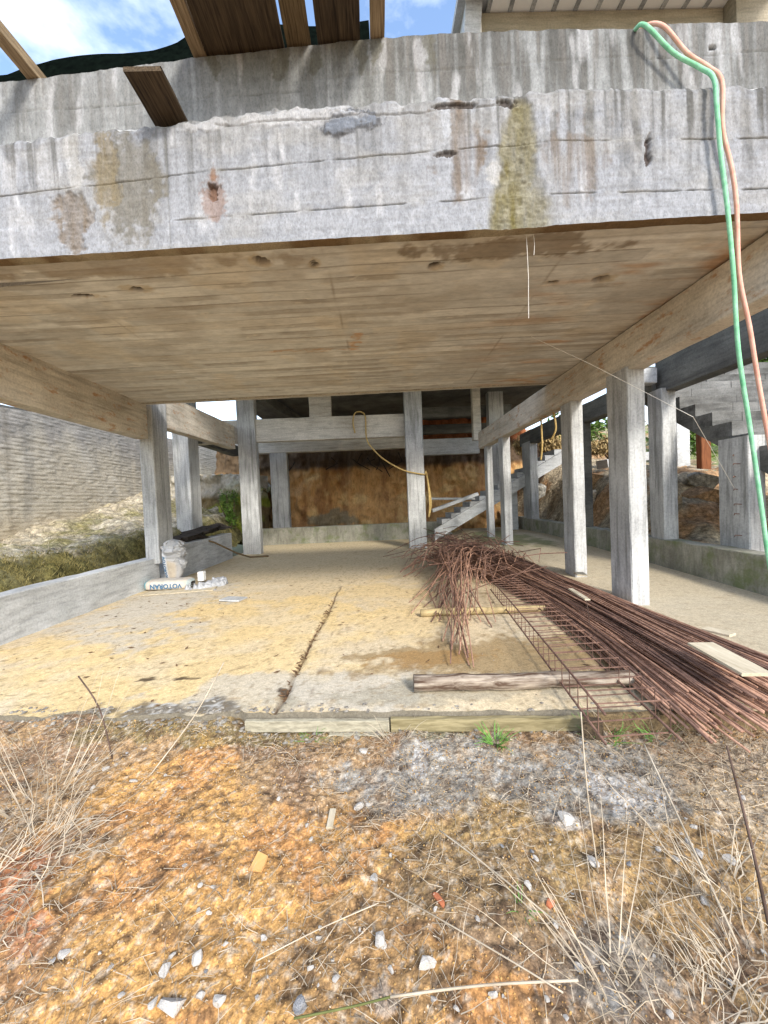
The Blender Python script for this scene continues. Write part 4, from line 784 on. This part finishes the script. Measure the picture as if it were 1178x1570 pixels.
special = {4: 'largest pale stone at the bottom left of the orange soil', 2: 'flat white stone above the largest one on the orange soil', 7: 'white stone alone at the lower left near the dead grass', 16: 'dark grey broken stone at the bottom centre of the ground', 13: 'white stone just left of the bottom centre of the ground', 32: 'white stone right of the bottom centre, above the long cane', 44: 'white lime lump on the grey cement patch of the ground', 19: 'grey white stone close below the pale edge board', 18: 'white stone beside the tan wood bit on the soil', 42: 'pale lump left of the tall dry stalks', 38: 'white stone at the right side of the soil near the dry stalks'}
pl = []
def put(x, y, s, k, label, group=None, mats=0):
    o = bpy.data.objects.new('stone', RkM[k % 14][mats]); COL.objects.link(o); o.location = (x, y, gz(x, y)+s*.13)
    o.scale = (s*random.uniform(.9, 1.35), s*random.uniform(.8, 1.1), s*random.uniform(.7, 1)); o.rotation_euler = (random.uniform(-.4, .4), random.uniform(-.4, .4), random.uniform(0, 6)); tag(o, label, 'stone', group); return o
GEN = 'small pale stone lying loose on the orange brown soil'
for k, (x, y, s) in enumerate(stones):
    put(x, y, s*1.12, k, special.get(k, GEN), 'loose stones on the soil', 1 if k == 16 else 0)
n = 0
while n < 150:
    x, y = random.uniform(-1.9, 2.1), random.uniform(.98, 2.3)
    if abs(x) > y*1.02+.05 or y > edgeY(x)-.12: continue
    if random.random() > .35+.65*vn(np.array(x*2.3), np.array(y*2.3), 400): continue
    put(x, y, random.choice([.010, .012, .014, .018, .024])*random.uniform(.8, 1.2), random.randrange(14), GEN, 'loose stones on the soil', 1 if random.random() < .2 else 0); n += 1
for x, y, s, lb in ((.54, 1.31, .035, 'orange brick fragment on the soil beside a green sprout'), (.16, 1.33, .05, 'long orange brick shard in the middle of the soil')):
    o = put(x, y, s, 3, lb, None, 2); o['category'] = 'brick piece'; o.name = 'brick_fragment'
    if s == .05: o.scale = (.03, .075, .025); o.rotation_euler = (0, 0, .5)
o = MB().hexa([(-.03, -.02, 0), (.02, -.028, 0), (.032, .02, .012), (-.01, .035, .02), (-.03, -.02, .012), (.02, -.028, .012), (.032, .02, .024), (-.01, .035, .032)]).build('tile_shard', M['tile'], loc=(-.52, 1.5, gz(-.52, 1.5)+.005)); tag(o, 'tan tile shard lying flat on the orange soil', 'tile piece')
lath((-.27, 1.70, gz(-.27, 1.7)+.012), (-.265, 1.80, gz(-.265, 1.8)+.015), .03, .012, 'palewood', 'small tan wood bit on the brown soil', 'wood_chip', 'wood piece')
_gx = np.linspace(-3, 3, 900); _gy = np.linspace(.85, 2.75, 320); _gZ = soilz(*np.meshgrid(_gx, _gy))
def soilz_fast(x, y): return float(_gZ[min(319, max(0, int((y-.85)/1.9*319+.5))), min(899, max(0, int((x+3)/6*899+.5)))])
bm8 = bmesh.new(); bmesh.ops.create_icosphere(bm8, subdivisions=1, radius=.5); base8 = [v.co*random.uniform(.75, 1.2) for v in bm8.verts]; fcs8 = [tuple(v.index for v in f_.verts) for f_ in bm8.faces]
gm = MB(); base = [(Vector(v.co)) for v in rock(.5, 1, 99, .7).vertices]; bm_ = rock(.5, 1, 99, .7); fcs = [tuple(p.vertices) for p in bm_.polygons]
xy = []
while len(xy) < 3600:
    x, y = random.uniform(-2.3, 2.6), random.uniform(.95, 2.5)
    if abs(x) > y*1.03+.06 or y > edgeY(x)-.04: continue
    xy.append((x, y))
xy = np.array(xy); zz = soilz(xy[:, 0], xy[:, 1])
for (x, y), z in zip(xy, zz):
    s = random.choice([.004, .005, .006, .008, .011])*random.uniform(.8, 1.2); a = random.uniform(0, 6.28); ca, sa = math.cos(a)*s, math.sin(a)*s
    gm.add([(x+q.x*ca-q.y*sa, y+q.x*sa+q.y*ca, z+q.z*s+s*.15) for q in base], fcs)
tag(gm.build('gravel', plain('mixed gravel', (.22, .14, .08), (.56, .46, .34), 60, .9, .1, lo=.35, hi=.62)), kind='stuff')
cols = {'orange': ((.30, .17, .06), (.56, .36, .14)), 'brown': ((.16, .10, .055), (.40, .27, .15))}
for cn in cols:
    gm = MB(); n = 0
    while n < 6500:
        x, y = random.uniform(-2.4, 2.6), random.uniform(.93, 2.5)**1.0
        if abs(x) > y*1.03+.06 or y > edgeY(x)-.03: continue
        n += 1; sz = random.choice([.003, .004, .005, .006, .009])*random.uniform(.7, 1.2); a = random.uniform(0, 6.28); ca, sa = math.cos(a)*sz, math.sin(a)*sz; z = soilz_fast(x, y); k_ = random.uniform(.5, 1.1)
        gm.add([(x+q.x*ca-q.y*sa*k_, y+q.x*sa+q.y*ca*k_, z+q.z*sz+sz*.15) for q in base8], fcs8)
    tag(gm.build('soil_crumbs', plain(cn+' crumbs', *cols[cn], 60, .95, .1)), kind='stuff')
gm = MB()
for _ in range(800):
    x = random.uniform(-2.5, -.1) if random.random() < .75 else random.uniform(-.1, 2.2); y = edgeY(x)+random.gauss(-.02, .06); sz = random.choice([.008, .012, .018, .03, .045])*random.uniform(.7, 1.2); a = random.uniform(0, 6.28); ca, sa = math.cos(a)*sz, math.sin(a)*sz
    z = max(soilz_fast(x, y), .0 if y > edgeY(x) else -.2)
    gm.add([(x+q.x*ca-q.y*sa, y+q.x*sa+q.y*ca, z+q.z*sz*.6+sz*.1) for q in base], fcs)
tag(gm.build('edge_rubble', plain('edge rubble', (.07, .06, .05), (.40, .37, .32), 30, .95, .1)), kind='stuff')
# crumbs of mortar and leaves on the floor slab
gm = MB(); fz = MB()
for _ in range(1500):
    x = random.uniform(-3.6, 2.6); y = random.uniform(2.4, 8.); 
    if y < edgeY(x)+.02: continue
    s = random.choice([.006, .008, .012, .018])*random.uniform(.8, 1.3); z = float(floorz(np.array([x]), np.array([y]))[0])
    gm.add([(x+q.x*s, y+q.y*s, z+q.z*s*.7+s*.15) for q in base], fcs)
tag(gm.build('floor_crumbs', plain('crumbs', (.14, .10, .06), (.50, .44, .34), 40, .9, .1)), kind='stuff')
for _ in range(300):
    if random.random() < .45: y = random.uniform(2.6, 5.3); x = -.70+.02*(y-2.5)+random.gauss(0, .016)
    else: x = random.uniform(-3.6, 2.2); y = random.uniform(2.6, 7)
    z = float(floorz(np.array([x]), np.array([y]))[0])+.006; a = random.uniform(0, 6.28); l = random.uniform(.012, .04); d = Vector((math.cos(a), math.sin(a), 0))*l; p_ = Vector((-d.y, d.x, 0))*.3
    P = Vector((x, y, z)); fz.add([tuple(P-d), tuple(P-p_+Vector((0, 0, .004))), tuple(P+d+Vector((0, 0, .008))), tuple(P+p_)], [(0, 1, 2, 3)])
tag(fz.build('leaf_litter', plain('dead leaves', (.06, .035, .02), (.22, .13, .07), 20, .85, .1)), kind='stuff')

# ================================================================== DRY GRASS
def blade(mb, p, d, l, r, bend, n=5, g=1.):
    P = Vector(p); pts = [tuple(P)]; v = Vector(d).normalized(); step = l/n
    for i in range(n):
        v = (v+Vector((random.gauss(0, bend), random.gauss(0, bend), random.gauss(0, bend)-.09*g))).normalized(); P = P+v*step
        P.z = max(P.z, -.13); pts.append(tuple(P))
    mb.tube(pts, r, 3, cap=False, r1=r*.25)
def tuft(c, n, lo, hi, r, spread, lean, label, mt='straw', bend=.16, up=1., g=1., name='grass_tuft', cat='grass tuft', extra=None):
    x, y = c; z = gz(x, y) if y < edgeY(x)-.02 else .0; o = MB()
    for _ in range(n):
        a = random.uniform(0, 6.28); q = random.random()**.5*spread; d = Vector((math.cos(a)*.7+lean[0], math.sin(a)*.7+lean[1], up*random.uniform(.4, 1.2)))
        blade(o, (math.cos(a)*q, math.sin(a)*q, -.015), d, random.uniform(lo, hi), r*random.uniform(.6, 1.2), bend, g=g)
    ob = o.build(name, M[mt], loc=(x, y, z)); return tag(ob, label, cat)
def tuft_at(c, *a, **k): return tuft(c, *a, **k)
tuft((-1.50, 1.58), 150, .10, .36, .003, .18, (.15, -.25), 'large clump of pale dead grass at the left edge of the ground', bend=.26, up=.75, g=1.5)
tuft((-1.58, 1.42), 80, .10, .28, .0024, .2, (.2, -.2), 'dead grass spreading below the large clump on the left', 'straw', .25, .5)
tuft((-1.25, 1.15), 70, .08, .2, .0024, .2, (.1, .1), 'sparse grey dead grass at the bottom left corner', 'strawdark', .25, .4)
tuft((-1.72, 1.95), 26, .3, .62, .003, .15, (.15, -.1), 'tall thin dry stems at the left edge by the slab', 'straw', .07, 1.6, .5)
tuft((.80, .98), 180, .10, .30, .0024, .2, (-.1, .15), 'thick clump of curled dead grass at the bottom right', 'straw', .3, .7)
tuft((1.05, 1.08), 150, .10, .28, .0024, .16, (-.05, .1), 'dead grass clump in the bottom right corner', 'straw', .28, .8)
tuft((.62, 1.12), 16, .3, .55, .0026, .06, (-.12, .25), 'tall straight dry stalks rising at the lower right', 'straw', .06, 1.2, .5)
tuft((1.18, 1.35), 40, .15, .42, .0026, .12, (0, .1), 'thin dry grass at the right edge of the ground', 'straw', .2, 1.1)
tuft((.17, 1.87), 70, .06, .2, .0022, .08, (0, 0), 'small dry tuft left of the grey cement patch', 'strawdark', .18, .6)
tuft((1.45, 2.12), 90, .12, .34, .0024, .22, (0, 0), 'tangled dry weeds at the end of the rebar cage', 'strawdark', .25, .9)
tuft((1.8, 1.95), 90, .1, .34, .0024, .25, (0, 0), 'tangled grey weeds below the near end of the bars', 'strawdark', .25, .9)
tuft((1.25, 2.22), 45, .08, .2, .003, .08, (0, 0), 'green weeds at the end of the ochre board', 'blade', .15, 1.2, .6)
tuft((1.55, 2.2), 30, .08, .2, .003, .07, (0, 0), 'green grass sprouting between the bars and the edge board', 'blade', .15, 1.2, .6)
tuft((.626, 2.21), 55, .06, .15, .0042, .03, (0, -.1), 'bright green grass tuft in front of the ochre board', 'blade', .12, 1.1, .8)
tuft((.437, 1.30), 14, .04, .09, .003, .015, (0, 0), 'tiny green sprout on the soil beside the brick bits', 'blade', .15, .8)
tuft((-.45, 2.38), 30, .04, .10, .0025, .06, (0, 0), 'little green weed at the pale edge board', 'blade', .15, 1.)
tuft((.05, 2.28), 45, .06, .22, .0022, .07, (0, 0), 'short dry tuft at the joint of the edge boards', 'straw', .15, 1.)
tuft((-2.05, 2.3), 70, .08, .26, .0024, .2, (0, 0), 'dry weeds at the broken left end of the slab edge', 'strawdark', .2, .9)
tuft((1.27, 1.78), 60, .06, .2, .0024, .12, (0, 0), 'olive dry grass right of the lime patch', 'strawdark', .2, .8)
tuft((-.1, 1.38), 60, .05, .16, .002, .12, (0, 0), 'flattened grey grass in the middle of the soil', 'strawdark', .25, .4)
tuft((.0, 1.62), 60, .05, .18, .002, .14, (0, 0), 'flattened dry grass behind the middle of the soil', 'strawdark', .25, .4)
tuft((-.55, 1.32), 40, .05, .14, .002, .08, (0, 0), 'small flattened tuft among the white stones', 'strawdark', .25, .4)
def stalk(pts, r, mt, label, name='dry_stalk', cat='stalk', r1=None):
    o = MB().tube(smooth_path(pts, 4), r, 6, r1=r1).build(name, M[mt], smooth=True); tag(o, label, cat)
stalk([(.20, 1.58, -.06), (.36, 1.36, -.03), (.52, 1.16, -.03), (.60, 1.06, -.03)], .0026, 'straw', 'long dry stalk running down from the soil centre to the lower right')
stalk([(-.03, 1.35, -.06), (.16, 1.2, -.03), (.34, 1.07, -.02), (.44, 1.0, -.02)], .0022, 'straw', 'long thin stalk lying left of the lower right clump')
stalk([(-.02, 1.045, -.06), (.24, 1.05, -.05), (.5, 1.04, -.04)], .0034, 'straw', 'broad pale cane lying at the bottom of the picture')
stalk([(-.28, 1.02, -.07), (-.12, 1.03, -.06), (-.02, 1.045, -.06)], .0028, 'olive', 'dark green end of the cane at the bottom')
stalk([(-.42, 1.15, -.06), (-.24, 1.22, -.05), (-.05, 1.30, -.06)], .0018, 'straw', 'thin straight straw pointing up right near the bottom centre')
stalk([(1.12, 1.10, -.1), (1.15, 1.2, .15), (1.19, 1.33, .40)], .006, 'twig', 'dark upright twig at the lower right edge', 'twig', 'twig', .003)
stalk([(.76, 1.4, -.1), (.77, 1.48, .15), (.79, 1.55, .42)], .0028, 'straw', 'thin upright stem left of the cement lumps')
stalk([(1.05, 1.15, -.1), (1.08, 1.4, .06), (1.18, 1.75, .14)], .004, 'straw', 'leaning dry stalk at the right edge above the corner clump')
stalk([(-1.25, 2.05, -.08), (-1.1, 2.25, .12), (-.98, 2.4, .36)], .0035, 'straw', 'thin bent stem crossing the slab edge on the left')
stalk([(-1.55, 2.2, -.08), (-1.62, 2.22, .2), (-1.75, 2.25, .38)], .004, 'twig', 'brown bent stem standing at the left slab edge', 'twig', 'twig')
sm_ = MB(); n = 0
while n < 3000:
    x, y = random.uniform(-2.3, 2.6), random.uniform(.95, 2.4)
    if abs(x) > y*1.03+.1 or y > edgeY(x)-.04: continue
    dens = .25+.75*float(vn(np.array(x*2.1+9), np.array(y*2.1), 410))
    if -1.2 < x < -.3 and 1.45 < y < 2.: dens *= .25
    if random.random() > dens: continue
    n += 1; z = gz(x, y)+.006; a = random.uniform(0, 6.28); blade(sm_, (x, y, z), (math.cos(a), math.sin(a), random.uniform(0, .35)), random.uniform(.03, .16), random.choice([.0009, .0012, .0016]), .22, 3, .6)
    if n % 1000 == 0:
        tag(sm_.build('straw_litter', M['strawdark' if n < 1500 else 'straw']), kind='stuff'); sm_ = MB()
